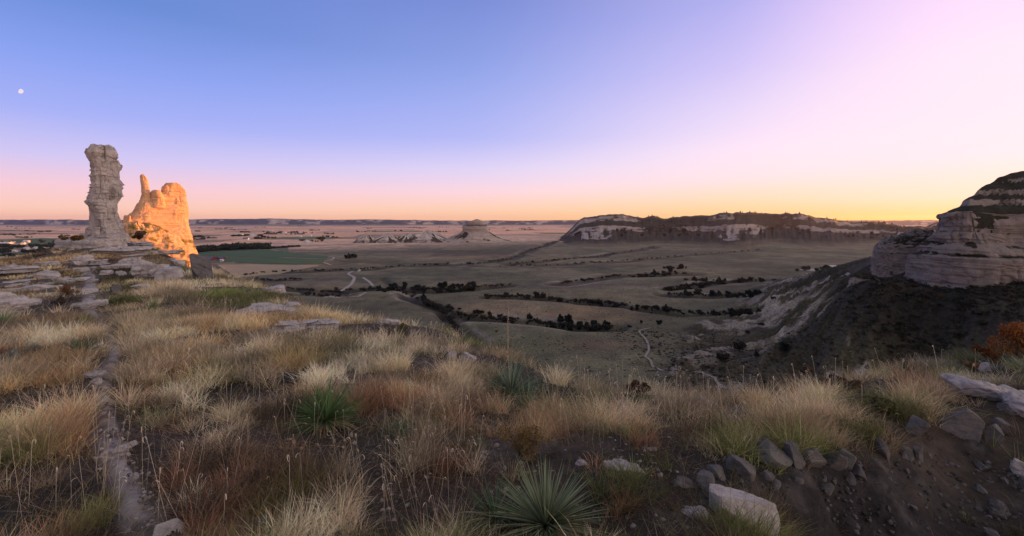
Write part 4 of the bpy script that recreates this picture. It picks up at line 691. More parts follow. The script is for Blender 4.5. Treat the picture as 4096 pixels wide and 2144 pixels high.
for i, (px, py, w, h, rt, lb) in enumerate(((3, 244, 34, 5, 'w', 'long white town shed beside the edge of the green field'), (8, 243.6, 40, 6, 'b', 'brown roofed warehouse of the town by the green field'), (14, 243.4, 22, 5, 'w', 'white roofed town hall-like block among trees'), (19, 243.8, 30, 6, 'b', 'red-brown roofed town building beside white domes'), (22.6, 243.6, 18, 5, 'w', 'pale roofed building at the corner of the green field'), (27, 249, 16, 5, 'w', 'white cottage under the middle row of town trees'), (36, 248.6, 14, 5, 'w', 'cream cottage between the town trees and tan field'), (12, 251.8, 22, 4, 'w', 'long low white house on the edge of the tan field'), (37.5, 255.8, 15, 5, 'w', 'bright white house behind the golden grass ridge'), (18, 258.4, 18, 4, 'w', 'wide white roof just over the golden grass'), (6, 256, 14, 4, 'w', 'small white house deep in the lower town trees'), (2, 259, 12, 4, 'w', 'pale cottage lowest in the town, near the ridge'), (43, 249.2, 12, 4, 'b', 'small brown roofed house at the end of the tan field'))):
    house('town_house', lb, 'house', px, py, w, 11, h, 3.5, random.uniform(-25, 25), M_white, M_white if rt == 'w' else M_brownroof)
for px, lb in ((25, 'white domed grain bin beside the town sheds'), (28, 'second white grain bin, standing nearer the green field')):
    p = U(px, 242.4, 2280); g = empty('grain_bin', (p[0], p[1], ground(np.array([p[0]]), np.array([p[1]]))[0])); tag(g, lb, 'grain bin')
    mk('wall', np.concatenate([ring(7, -1), ring(7, 8)]), gridf(2, 40, True), M_white, parent=g); mk('roof', np.concatenate([ring(7.3, 8), ring(4, 10.4), ring(.2, 11.6)]), gridf(3, 40, True), M_white, parent=g)
for px, py, w, d, h, rt, lb in ((832, 269.4, 13, 9, 4.5, M_white, 'white roofed visitor building by the car park trees'), (840, 270, 16, 8, 4, M_slate, 'grey roofed building next to the white visitor building'), (848, 271, 9, 7, 3.5, M_white, 'small pale outbuilding near the edge of the bluff slope'), (862, 267, 10, 7, 4, M_white, 'pale building partly behind the bluff slope')):
    house('house', lb, 'house', px, py, w, d, h, 2.5, random.uniform(-30, 30), M_white, rt)
for px, py, sz in ((807, 270.2, 9), (804, 270.6, 7), (827, 269.6, 10), (824, 269.8, 9), (817, 271.4, 7), (846, 271, 9), (850, 271, 8), (857, 269, 10), (797, 271.8, 6), (836, 272.4, 5), (868, 269, 8)):
    plant('parkland_tree', random.choice(DEC), U(px, py, 100 * 512 / (py - HZ)), sz, 'dark round tree beside the visitor buildings and car park', 'tree', 'trees round the visitor buildings', 1.2)
# ------------------------------------------------------------------ moon
MY = 30000; mp = U(20, 91, MY)
u_, v_ = np.meshgrid(np.linspace(0, np.pi, 24), np.linspace(0, 2 * np.pi, 40, endpoint=False), indexing='ij')
q = np.stack([np.sin(u_) * np.cos(v_), np.sin(u_) * np.sin(v_), np.cos(u_)], -1).reshape(-1, 3); q[:, 0] = np.where(q[:, 0] < 0, q[:, 0] * .3, q[:, 0])
m, nt, b, o_ = newmat('moonlight'); e = nd(nt, 'ShaderNodeEmission'); tcm = nd(nt, 'ShaderNodeTexCoord'); nt.links.new(ramp(nt, [(.35, (.80, .66, .74)), (.6, (1, .84, .88))], noise(nt, tcm.outputs['Generated'], 3.0, 4)), e.inputs[0]); e.inputs[1].default_value = .5; nt.links.new(e.outputs[0], o_.inputs[0])
moon = mk('moon', q * 138, gridf(24, 40, True), m); moon.location = tuple(mp); moon.rotation_euler = (0, R(18), R(38)); tag(moon, 'small pale gibbous moon high in the blue sky above the rock tower', 'moon')
# ------------------------------------------------------------------ rocks of the hill
def ico(n):
    bm = bmesh.new(); bmesh.ops.create_icosphere(bm, subdivisions=n, radius=1); V = np.array([v.co for v in bm.verts]); Fq = np.array([[v.index for v in f.verts] for f in bm.faces]); bm.free(); return V, Fq
ICO = {k: ico(k) for k in (3, 4, 5)}
ROCKS = []
MK = {'s': M_slab, 'b': M_boulder, 'd': M_dark}
def rock(name, label, x0, x1, y0, y1, kind='b', dr=.8, mat='b', seed=0, tilt=(0, 0, None), group=None, cat='rock', sink=.22, sub=None, Y=None):
    """a rock standing where the photo shows it (pixel box x0..x1, y0..y1), sized by its distance; kind: b boulder, k block, s slab, l layered ledge"""
    h = hith((x0 + x1) / 2, y1) if Y is None else (U((x0 + x1) / 2, y1, Y), Y); p, Yd = h; w = (x1 - x0) / 512 * Yd; dep = w * dr; pit = (y1 - HZ) / 512
    hh = max((y1 - y0) / 512 * Yd - (dep * pit * (.75 if kind in 'sl' else .3)), w * (.10 if kind in 'sl' else .35)); rg = np.random.default_rng(seed + int(x0 * 7 + y0 * 13))
    V, Fq = ICO[sub or (5 if w / Yd > .05 else 4 if w / Yd > .015 else 3)]; n = {'b': 16, 'k': 8, 's': 11, 'l': 11}[kind]; N = rg.normal(0, 1, (n, 3)); N /= np.linalg.norm(N, axis=1)[:, None]; H = rg.uniform(.5 if kind == 'k' else .72, 1, n)
    if kind in 'sl':
        N[:, 2] *= .25; N /= np.linalg.norm(N, axis=1)[:, None]; H = rg.uniform(.8, 1.0, n)
        t = np.array([(rg.normal(0, .08), rg.normal(0, .08), 1), (rg.normal(0, .05), rg.normal(0, .05), -1)]); N = np.concatenate([N, t / np.linalg.norm(t, axis=1)[:, None]]); H = np.concatenate([H, [.62, .62]])
    dt = V @ N.T; r = np.min(np.where(dt > 1e-3, H / np.maximum(dt, 1e-3), 9), axis=1); r = np.minimum(r, 1.35); P = V * r[:, None]
    ext = P.max(0) - P.min(0); P = (P - (P.max(0) + P.min(0)) / 2) / ext                          # unit box, then real size
    S = np.array((w, dep, hh / (1 - sink))); Q = P * S; m = max(w, hh) ; k = 1.0 / max(m, .05)
    sd = seed + int(x0); a = {'b': .085, 'k': .016, 's': .085, 'l': .09}[kind] * m
    nz = fbm(Q[:, 0] * 2.6 * k + sd, Q[:, 1] * 2.6 * k, Q[:, 2] * 2.6 * k, o=5, s=sd); n2 = fbm(Q[:, 0] * 9 * k + sd, Q[:, 1] * 9 * k, Q[:, 2] * 9 * k, o=3, s=sd + 3)
    rgd = 1 - np.abs(fbm(Q[:, 0] * 3.4 * k + sd, Q[:, 1] * 3.4 * k, Q[:, 2] * 5 * k, o=3, s=sd + 7)) * 3; Q = Q + V * (a * nz + a * .5 * n2 - a * .55 * np.clip(rgd, 0, 1))[:, None]
    if kind == 'l': Q[:, :2] *= (1 + .22 * np.interp(Q[:, 2] / S[2] + .05 * nz, np.linspace(-.6, .6, 13), rg.normal(0, .8, 13)))[:, None]
    if kind in 'sl': Q[:, 2] += .02 * m * fbm(Q[:, 0] * 4 * k, Q[:, 1] * 4 * k, o=4, s=sd + 9)
    rx, ry, rz = tilt; rz = rg.uniform(-25, 25) if rz is None else rz
    o = mk(name, Q, Fq, MK[mat], smooth=False); f = U((x0 + x1) / 2, y1, Yd); d = f[:2] / np.linalg.norm(f[:2]); cx, cy = f[:2] + d * dep * .42
    gz = hill(np.array([cx]), np.array([cy]))[0] if Y is None else f[2]; gz = min(gz, f[2] + dep * .25)
    o.location = (cx, cy, gz + S[2] * (.5 - sink)); az = -math.degrees(math.atan2(f[0], f[1])); o.rotation_euler = (R(rx), R(ry), R(rz + az)); tag(o, label, cat, group)
    ROCKS.append((cx, cy, w * .5, dep * .5)); return o
RK = rock
RK('stone_slab', 'short stack of two thin slabs at the foot of the tower', 131, 152, 241.6, 247, 'l', .7, 's', 1)
RK('stone_ledge', 'broad overhanging ledge rock on the path side of the tower foot', 99, 147, 246.5, 256, 'l', .6, 's', 2)
RK('stone_ledge', 'thin straight ledge reaching from the tower rocks toward the lit butte', 142, 180, 251, 255.6, 's', .5, 's', 3)
RK('boulder', 'rounded grey boulder resting on thin ledges below the tower', 122, 140, 255.5, 265.5, 'b', .9, 'b', 4)
RK('stone_slab', 'long thin pale slab under the rounded grey boulder', 106, 140, 263.8, 269, 's', .55, 's', 5)
RK('boulder', 'big pitted rough boulder, knobbiest of the rocks below the tower', 134, 160, 259, 279.5, 'b', .8, 'b', 6)
RK('boulder', 'squarish cracked block right beside the pitted boulder', 160, 184, 267, 283, 'k', .9, 'b', 7)
RK('boulder', 'dark layered rock tilted down to the grass edge under the lit butte', 183, 218, 258, 282, 'k', .5, 'd', 8, (0, 32, 10))
RK('stone_slab', 'small flat slab wedged between the pitted boulder and tilted rock', 158, 170, 264.6, 269, 's', .6, 's', 9)
RK('stone_ledge', 'stepped grey ledge left of the path just under the tower', 91, 107, 259.6, 265.4, 'l', .8, 's', 10)
RK('boulder', 'pale sloping boulder beside the trail where it climbs to the tower', 71, 91, 254.5, 265, 'b', .8, 's', 11)
RK('stone_slab', 'narrow grey slab in golden grass before the town', 34, 58, 261, 265.8, 's', .5, 's', 12)
RK('stone_ledge', 'thick layered ledge at the picture edge below the golden grass', -8, 25, 266.6, 275, 'l', .6, 's', 13)
RK('stone_slab', 'pale leaning slab among low brush on the left shoulder', 37, 56, 270.5, 279, 's', .8, 's', 14, (12, 8, None))
RK('stone_slab', 'long flat slab reaching the trail beneath the brush', 59, 85, 277, 281.8, 's', .5, 's', 15)
RK('stone_slab', 'pair-like stepped slab on the left shoulder under the leaning slab', 6, 27, 279, 287, 'l', .7, 's', 16)
RK('stone_slab', 'very long thin slab line across the left shoulder', 9, 58, 287.4, 291, 's', .35, 's', 17)
RK('stone_slab', 'broken thin slab just below the very long slab line', 38, 60, 291.8, 296, 's', .5, 's', 18)
RK('boulder', 'big pale crumbling outcrop at the picture edge above the grass hummock', -10, 21, 289, 314, 'b', .9, 's', 19)
RK('boulder', 'rough pale outcrop next to the big crumbling one', 21, 39, 297, 306, 'b', .9, 's', 20)
RK('stone_slab', 'bright flat slab lying across the trail bend', 75, 104, 300.8, 307.6, 's', .6, 's', 21, (0, -4, None))
RK('stone_slab', 'small flat stepping slab on the trail above the bright one', 82, 96, 287.6, 293, 's', .8, 's', 22)
RK('boulder', 'dark upright pointed rock beside the trail', 111, 120, 284.6, 292.4, 'k', .7, 'd', 23, (0, 20, None))
RK('boulder', 'smooth pale rounded rock alone in the tall grass', 132, 149, 283.6, 291, 'b', .8, 's', 24)
RK('stone_slab', 'flat worn slab on the trail just short of the tower', 74, 88, 267.6, 272.4, 's', .9, 's', 25)
for i, (a, b, c, d) in enumerate(((64, 74, 281, 284), (88, 98, 279, 282.6), (0, 10, 293, 296.4), (60, 70, 269, 272), (26, 38, 274.4, 277.4), (100, 112, 270, 275), (116, 126, 270.5, 275.6), (168, 176, 258, 262), (150, 158, 251, 254.4), (112, 122, 252, 255), (172, 184, 260, 265.6), (44, 56, 281.6, 284.4), (62, 72, 288, 291))):
    RK('stone_slab', 'small grey slab scattered in brush around the tower foot', a, b, c, d, 's' if i % 3 else 'b', .7, 's', 40 + i, group='small slabs scattered around the tower foot')
RK('rock_outcrop', 'large flat lichen-spotted rock on the grassy edge above the meadow', 241, 286, 300, 315, 'l', .9, 's', 26)
RK('boulder', 'pale block leaning on the large lichen-spotted flat rock', 280, 299, 302.5, 311, 'k', .9, 's', 27)
RK('rock_outcrop', 'long low pale ledge curving along the grassy edge', 272, 318, 319, 331, 'l', .5, 's', 28)
RK('rock_outcrop', 'thicker end of the pale ledge, overhanging the drop', 306, 341, 317.5, 330, 'l', .6, 's', 29)
RK('stone_slab', 'flat loose slab lying on top of the pale ledge end', 314, 336, 314, 319.5, 's', .7, 's', 30)
RK('boulder', 'pale rock peeping out behind grass near the green round bush', 378, 400, 318, 326, 'b', .7, 's', 31)
RK('stone_slab', 'pale bare patch of rock on the far grassy rim', 264, 286, 285.6, 293, 's', .8, 's', 32)
RK('boulder', 'small grey upright stone in grass left of the white slab', 447, 457, 350.5, 360, 'b', .9, 'b', 33)
RK('stone_slab', 'white tilted slab sliding down the grassy rim', 460, 478, 352.5, 363, 's', .6, 's', 34, (0, 22, 8))
RK('stone_slab', 'buried flat rock showing through the middle of the tall grass', 236, 264, 345.5, 353.5, 's', .7, 's', 35)
RK('boulder', 'rounded pale stone tucked behind the small yucca by the trail', 93, 104, 342.6, 351, 'b', .8, 's', 36)
RK('stone', 'egg-shaped white stone on the trail edge', 91.6, 102, 378, 384, 'b', .9, 's', 37)
RK('stone_slab', 'flat pale stone set in the trail above the egg-shaped one', 86, 104, 369.6, 378.4, 's', .8, 's', 38)
RK('stone', 'small pale stone across the trail from the flat one', 110, 117, 372.6, 378.8, 'b', .8, 's', 39)
RK('stone_slab', 'broad white rock step crossing the trail', 101, 134, 444, 452, 's', .30, 's', 41, sink=.66)
RK('stone', 'lone pinkish stone lying in the lower trail', 132.5, 138.6, 471.6, 480, 'b', .9, 's', 42)
RK('boulder', 'pale boulder at the bottom edge beside the trail', 154, 182, 521, 544, 'k', .9, 's', 43)
# stones of the eroded bank
RK('boulder', 'big angular block with a pale flat face jutting up from the bottom edge', 698, 772, 490, 560, 'k', .75, 's', 44, (8, 20, 24), Y=3.9, sink=.12)
RK('boulder', 'grey cracked boulder leaning against the big angular block', 671, 713, 509, 556, 'b', .9, 'b', 45, Y=3.75)
ROWN = ['smallest stone at the lower end of the rim stone row', 'low grey stone second from the lower end of the rim row', 'squat stone beside a tall grass tuft in the rim row', 'big round grey stone in the rim row', 'long barrel-shaped grey stone, longest of the rim row', 'upright rounded stone next to the barrel-shaped one', 'cracked wide grey stone in the middle of the rim row', 'blocky stone split by a crack on the rim row', 'narrow dark stone at the upper end of the rim row']
for (a, b, c, d), l in zip(((676, 694, 481, 492), (696, 712, 474.6, 488), (709, 722, 466.4, 478), (730, 752, 457, 476), (752, 787, 447, 468), (786, 801, 446.6, 467.6), (803, 822, 451.6, 470.6), (827, 843, 453, 472.6), (841, 852, 452.6, 468.6)), ROWN): RK('stone', l, a - 2.5, b + 2.5, c - 1.5, d, 'k', .85, 'd', int(a), sink=.28)
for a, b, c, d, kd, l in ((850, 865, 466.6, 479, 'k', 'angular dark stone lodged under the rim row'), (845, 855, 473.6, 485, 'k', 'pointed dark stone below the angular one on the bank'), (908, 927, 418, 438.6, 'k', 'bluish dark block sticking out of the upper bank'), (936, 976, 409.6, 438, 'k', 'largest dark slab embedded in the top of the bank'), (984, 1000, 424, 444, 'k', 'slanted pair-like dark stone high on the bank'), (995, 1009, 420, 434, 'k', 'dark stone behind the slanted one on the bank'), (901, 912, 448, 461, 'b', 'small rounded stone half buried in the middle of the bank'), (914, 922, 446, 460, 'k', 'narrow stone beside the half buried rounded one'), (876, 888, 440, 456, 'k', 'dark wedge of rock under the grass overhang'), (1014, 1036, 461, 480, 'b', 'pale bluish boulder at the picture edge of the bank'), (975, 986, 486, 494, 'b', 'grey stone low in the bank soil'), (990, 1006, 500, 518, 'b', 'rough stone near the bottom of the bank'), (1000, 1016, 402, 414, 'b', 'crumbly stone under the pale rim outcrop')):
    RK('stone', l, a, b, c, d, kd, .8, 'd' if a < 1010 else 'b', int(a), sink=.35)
for i in range(60):
    x = random.uniform(690, 1022); y = random.uniform(455, 532) if x > 850 else random.uniform(470, 505); s = random.choice([random.uniform(2, 5), random.uniform(3, 8), random.uniform(6, 15)])
    RK('stone', 'little loose stone strewn over the dark eroded bank', x, x + s, y, y + s * .7, 'k', .9, 'd', i * 3, group='loose stones on the eroded bank', sub=3, sink=.4)
RK('rock_outcrop', 'pale domed rock outcrop on the ridge under the orange sumac', 950, 1006, 379.5, 400, 'b', .8, 's', 46)
RK('rock_outcrop', 'pale rough outcrop cut by the picture edge', 1003, 1050, 394, 420, 'b', .8, 's', 47)
RK('stone', 'broken grey rocks piled behind the pale domed outcrop', 994, 1016, 384.6, 396, 'k', .8, 'b', 48)
RK('boulder', 'round pale boulder at the foot of the orange sumac', 980, 990, 361.6, 371.6, 'b', .9, 's', 49)
RK('stone', 'small pale stone poking through ridge grass before the domed outcrop', 931, 943, 381, 388.6, 'b', .9, 's', 50)
RK('stone', 'twin-topped small pale stone higher in the ridge grass', 922, 932, 376.6, 383, 'b', .9, 's', 51)
RK('boulder', 'speckled pale boulder at the lip of the drop', 695, 717, 396, 411, 'b', .8, 's', 52)
RK('stone', 'pale stone half hidden on the lip past the speckled boulder', 795, 812, 394.6, 402, 'b', .8, 's', 53)
RK('stone_slab', 'flat pinkish slab in the bare patch above the spiky bottom yucca', 603, 644, 459.6, 474, 's', .5, 's', 54, sink=.4)
RK('stone', 'small pale stone at the end of the flat pinkish slab', 575, 587, 460, 467, 'b', .9, 's', 55)
RK('stone', 'pale chip of rock in the bare soil behind the flat slab', 646, 657, 446.6, 451.4, 's', .8, 's', 56)
for i in range(40):
    x, y = random.choice([(random.gauss(455, 14), random.gauss(452, 4)), (random.gauss(105, 9), random.uniform(375, 470)), (random.gauss(630, 20), random.gauss(462, 8)), (random.gauss(140, 14), random.uniform(470, 530))]); s = random.uniform(1.6, 4.6)
    RK('pebble', 'small pale pebble on bare soil between the tussocks', x, x + s, y, y + s * .7, 'b', .9, 's', 200 + i, group='pebbles on the bare soil', sub=3)
def build_rubble():                                                         # uncountable chips of broken rock on the bank and bare soil
    r = np.random.default_rng(41); V0, F0 = ico(1); Vs = []; Cs = []; Fs = []; b = 0
    spots = [(r.uniform(690, 1030), r.uniform(452, 534)) for _ in range(520)] + [(r.normal(455, 22), r.normal(452, 6)) for _ in range(160)] + [(r.normal(120 + (y - 440) * .45, 9), y) for y in r.uniform(380, 530, 150)] + [(r.normal(640, 30), r.normal(464, 12)) for _ in range(250)] + [(r.uniform(180, 700), r.uniform(420, 530)) for _ in range(500)]
    for px, py in spots:
        if px > 690 and py < 470 - (px - 690) * .12: continue
        h = march(hill, px, py, 1.8, 30, 160)
        if h is None: continue
        p, Y = h; s = Y / 512 * r.choice([r.uniform(.5, 1.6), r.uniform(1, 3.2)]); pl = r.normal(0, 1, (7, 3)); pl /= np.linalg.norm(pl, axis=1)[:, None]; dt = V0 @ pl.T; q = np.minimum(np.min(np.where(dt > .05, r.uniform(.6, 1, 7) / np.maximum(dt, .05), 9), axis=1), 1.2)
        Vs.append(V0 * q[:, None] * s * r.uniform(.6, 1.3, 3) + p - (0, 0, s * .2)); c = np.array((.10, .095, .10) if px > 690 else (.32, .285, .27)) * r.uniform(.35, 1.35); Cs.append(np.tile(c, (len(V0), 1))); Fs.append(F0 + b); b += len(V0)
    tag(mk('rubble', np.concatenate(Vs), np.concatenate(Fs), M_path, cols=np.concatenate(Cs), smooth=False), 'broken rock chips strewn over the bank, trail and bare soil', None, None, 'stuff')
build_rubble()
# ------------------------------------------------------------------ grass, stalks, yuccas and shrubs
STRAW, GOLD, RUST, OLIVE, SAGE, BROWN, PALE = [np.array(c) for c in ((.66, .54, .35), (.62, .44, .23), (.36, .19, .11), (.20, .225, .075), (.26, .28, .22), (.15, .105, .075), (.72, .61, .45))]
def blades(root, ang, h, lean, curv, w, col, seed, seg=3):
    """tapering bent blades: root (n,3), compass angle, height, lean and droop"""
    n = len(h); d = np.c_[np.cos(ang), np.sin(ang)]; r = np.random.default_rng(seed); pa = ang + r.uniform(0, np.pi, n); pw = np.c_[np.cos(pa), np.sin(pa)]; V = np.zeros((n, 2 * seg + 1, 3)); C = np.repeat(col[:, None], 2 * seg + 1, 1)
    for k in range(seg + 1):
        t = k / seg; out = h * (lean * t + curv * t * t * .55); z = h * (t * (1 - .25 * np.abs(lean)) - .42 * curv * t ** 3); c = np.c_[root[:, 0] + d[:, 0] * out, root[:, 1] + d[:, 1] * out, root[:, 2] + z]
        if k < seg:
            q = (w * (1 - t * .75) / 2)[:, None] * pw; V[:, 2 * k, :2] = c[:, :2] - q; V[:, 2 * k + 1, :2] = c[:, :2] + q; V[:, 2 * k, 2] = V[:, 2 * k + 1, 2] = c[:, 2]
        else: V[:, 2 * seg] = c
    m = 2 * seg + 1; b = np.arange(n)[:, None] * m; Fq = np.concatenate([np.concatenate([b + 2 * k, b + 2 * k + 1, b + 2 * k + 3, b + 2 * k + 2], 1) for k in range(seg - 1)]); Ft = np.concatenate([b + 2 * seg - 2, b + 2 * seg - 1, b + 2 * seg], 1)
    return V.reshape(-1, 3), Fq, Ft, C.reshape(-1, 3)
M_grass = leafmat('dry_grass', .35)
ZONES = [  # px, py, rx, ry, density, height, colours
    (45, 322, 62, 20, 1.5, 1.35, (STRAW, GOLD, PALE)), (115, 300, 30, 14, .9, .9, (GOLD, OLIVE, STRAW)), (200, 300, 70, 22, 1.3, 1.1, (STRAW, OLIVE, STRAW)), (230, 335, 110, 22, 1.5, 1.25, (STRAW, STRAW, GOLD)),
    (60, 262, 60, 8, 1.2, 1.0, (GOLD, BROWN, GOLD)), (50, 283, 60, 10, .8, .8, (OLIVE, BROWN, GOLD)), (390, 350, 90, 18, 1.4, 1.2, (PALE, STRAW, OLIVE)), (360, 366, 26, 12, .9, 1.0, (SAGE, PALE, PALE)),
    (320, 385, 60, 14, 1.2, 1.2, (GOLD, STRAW, GOLD)), (390, 400, 30, 22, 1.2, 1.1, (GOLD, RUST, STRAW)), (470, 375, 60, 18, 1.1, 1.0, (GOLD, STRAW, BROWN)), (445, 398, 40, 20, 1.0, .9, (RUST, STRAW, OLIVE)),
    (560, 385, 60, 18, 1.3, 1.1, (STRAW, OLIVE, STRAW)), (600, 410, 80, 16, 1.2, 1.1, (STRAW, PALE, OLIVE)), (520, 430, 40, 18, 1.3, 1.2, (RUST, GOLD, GOLD)), (720, 412, 90, 18, 1.5, 1.3, (STRAW, GOLD, PALE)), (820, 400, 70, 18, 1.4, 1.2, (STRAW, OLIVE, GOLD)),
    (900, 385, 60, 16, 1.2, 1.1, (OLIVE, STRAW, RUST)), (880, 402, 40, 18, 1.2, 1.2, (OLIVE, OLIVE, STRAW)), (960, 372, 60, 10, 1.0, .9, (OLIVE, STRAW, SAGE)), (740, 440, 60, 14, 1.1, 1.1, (OLIVE, STRAW, RUST)), (660, 440, 50, 14, .9, .9, (RUST, OLIVE, BROWN)),
    (430, 480, 44, 36, 1.2, 1.1, (RUST, RUST, STRAW)), (400, 520, 40, 20, .8, .8, (RUST, OLIVE, BROWN)), (175, 400, 50, 24, .9, .9, (RUST, OLIVE, STRAW)), (205, 395, 26, 16, 1.2, 1.1, (OLIVE, OLIVE, STRAW)), (60, 390, 60, 30, 1.0, 1.0, (GOLD, RUST, STRAW)), (25, 410, 40, 30, 1.1, 1.2, (GOLD, RUST, STRAW)),
    (80, 440, 40, 30, 1.0, 1.1, (RUST, RUST, GOLD)), (95, 490, 36, 34, 1.1, 1.1, (RUST, OLIVE, GOLD)), (15, 490, 40, 40, 1.0, 1.2, (STRAW, RUST, OLIVE)), (220, 440, 60, 30, .6, .8, (BROWN, STRAW, RUST)), (180, 500, 60, 34, .5, .8, (BROWN, RUST, STRAW)), (270, 470, 60, 34, .35, .9, (BROWN, RUST, STRAW)),
    (320, 500, 60, 30, .3, .8, (BROWN, OLIVE, STRAW)), (330, 440, 40, 16, .8, .9, (STRAW, GOLD, OLIVE)), (400, 440, 24, 16, 1.0, .9, (SAGE, OLIVE, OLIVE)), (275, 430, 30, 14, .3, .8, (BROWN, BROWN, OLIVE)), (480, 450, 40, 12, .25, .8, (BROWN, OLIVE, BROWN)), (620, 480, 60, 24, .45, .8, (RUST, BROWN, OLIVE)), (590, 515, 50, 20, .6, .8, (RUST, BROWN, OLIVE)),
    (760, 470, 50, 10, .5, .9, (OLIVE, STRAW, OLIVE)), (790, 505, 40, 30, .7, .9, (OLIVE, OLIVE, BROWN)), (900, 490, 120, 46, .05, .7, (OLIVE, BROWN, BROWN)), (990, 460, 60, 70, .05, .7, (OLIVE, BROWN, BROWN)), (860, 446, 60, 10, 1.0, .9, (OLIVE, BROWN, STRAW)), (770, 450, 60, 8, 1.2, .9, (OLIVE, STRAW, OLIVE)), (930, 424, 50, 8, .9, .8, (OLIVE, BROWN, STRAW)), (960, 398, 40, 14, .5, .8, (OLIVE, SAGE, STRAW)), (1000, 350, 40, 14, .9, .9, (SAGE, OLIVE, OLIVE))]
def zone(px, py):
    w = np.full(px.shape, .02); dn = np.full(px.shape, .8) * w; hh = np.full(px.shape, 1.) * w; col = np.array((OLIVE, BROWN, STRAW))[None] * w[:, None, None]
    for x, y, rx, ry, a, b, c in ZONES:
        g = np.exp(-(((px - x) / rx) ** 2 + ((py - y) / ry) ** 2) * 1.3); w = w + g; dn += g * a; hh += g * b; col = col + np.array(c)[None] * g[:, None, None]
    return dn / w, hh / w, col / w[:, None, None]
def worley(x, y, size, seed):
    gx, gy = np.floor(x / size), np.floor(y / size); best = np.full(x.shape, 9e9); cid = np.zeros(x.shape)
    for ox in (-1, 0, 1):
        for oy in (-1, 0, 1):
            cx, cy = (gx + ox).astype(np.int64), (gy + oy).astype(np.int64); z_ = np.zeros_like(cx); jx = (cx + .1 + .8 * _hash(cx, cy, z_, seed)) * size; jy = (cy + .1 + .8 * _hash(cx, cy, z_, seed + 1)) * size
            d = np.hypot(x - jx, y - jy); m = d < best; best = np.where(m, d, best); cid = np.where(m, _hash(cx, cy, z_, seed + 2), cid)
    return best / size, cid
def build_grass():
    r = np.random.default_rng(3); N = 95000; t = r.random(N) ** .95; Y = np.exp(np.log(2.3) + t * (np.log(120) - np.log(2.3))); u = r.uniform(-1.3, 1.3, N); X = u * Y; Yw = Y * K; Z = hill(X, Yw)
    px = 512 + 512 * u; py = HZ + (CZ - Z) / Y * 512; dn, hh, cc = zone(px, py); n1 = fbm(X / .9, Yw / .9, o=3, s=201); n2 = fbm(X / 3.2, Yw / 3.2, o=3, s=202); nf = np.where(Y > 12, n2, n1)
    w1, id1 = worley(X, Yw, .42, 301); w2, id2 = worley(X, Yw, .95, 311); w3, id3 = worley(X, Yw, 2.2, 321); wd_ = np.where(Y < 8, w1, np.where(Y < 20, w2, w3)); cid = np.where(Y < 8, id1, np.where(Y < 20, id2, id3)); bun = np.exp(-(wd_ / (.24 + .2 * cid)) ** 2); bun = .5 + .9 * bun
    d, wd = pathdist(X, Yw); ok = (r.random(N) < bun * np.clip(np.where(py > 410, .85, 1.0) * dn * (.55 + 2.6 * nf), 0, 1.6) / 1.25) & (d > wd * np.where((Y > 4.5) & (Y < 24), 1.05, .8) + r.random(N) * .08)
    for cx, cy, a, b in ROCKS: ok &= ((X - cx) / (a * .85)) ** 2 + ((Yw - cy) / (b * .85 + .02)) ** 2 > 1
    sl = np.abs(hill(X, Yw + .15) - Z) / .15; ok &= ~((sl > .55) & (px > 700) & (Y < 8.5) & (r.random(N) < .8))
    X, Yw, Z, Y, hh, cc, nf, n2, cid, bun = [v[ok] for v in (X, Yw, Z, Y, hh, cc, nf, n2, cid, bun)]; n = len(X); k = 20; rad = np.maximum(.045, .009 * Y) * r.uniform(.6, 1.5, n)
    kv = .5 + .75 * np.where(Y > 14, fbm(X / 3.5, Yw / 3.5, o=3, s=207), fbm(X / 1.0, Yw / 1.0, o=3, s=208)) + (cid - .5) * .75 + r.normal(0, .07, n); kind = np.where(kv < .42, 1, np.where(kv < .66, 0, 2)); tone = (.66 + .7 * ((cid * 7.31) % 1)) * np.clip(1 + .9 * np.where(Y > 14, fbm(X / 2, Yw / 2, o=2, s=209), fbm(X / .7, Yw / .7, o=2, s=210)), .5, 1.5); base = cc[np.arange(n), kind] * tone[:, None]; H = (.22 + .13 * r.random(n)) * (.62 + .5 * np.minimum(bun, 1.1)) * (.75 + .6 * ((cid * 13.7) % 1)) * hh * (1 + .6 * nf) * np.where(Y > 40, 1.3, 1) * (.78 + .22 * sst(4, 9, Y)) * np.where(kind == 1, .9, 1.05)
    I = np.repeat(np.arange(n), k); m = len(I); a = r.uniform(0, 2 * np.pi, m); q = np.sqrt(r.random(m)) * rad[I]; root = np.c_[X[I] + np.cos(a) * q, Yw[I] + np.sin(a) * q, Z[I] - .02]
    h = H[I] * r.uniform(.4, 1.2, m); lean = r.uniform(.05, .85, m); curv = r.uniform(0, 1.0, m) ** 1.3; ang = a + r.normal(0, .7, m); w = np.maximum(.0052, .00090 * Y[I]) * r.uniform(.7, 1.4, m)
    col = np.clip(base[I] * r.uniform(.55, 1.35, (m, 1)) * (1 + r.normal(0, .06, (m, 3))), .01, 1)
    V, Fq, Ft, C = blades(root, ang, h, lean, curv, w, col, 9); o = mk('grass', V, [Fq, Ft], M_grass, cols=C, smooth=False); tag(o, 'dry prairie grass in gold, rust and olive tussocks over the hill', None, None, 'stuff')
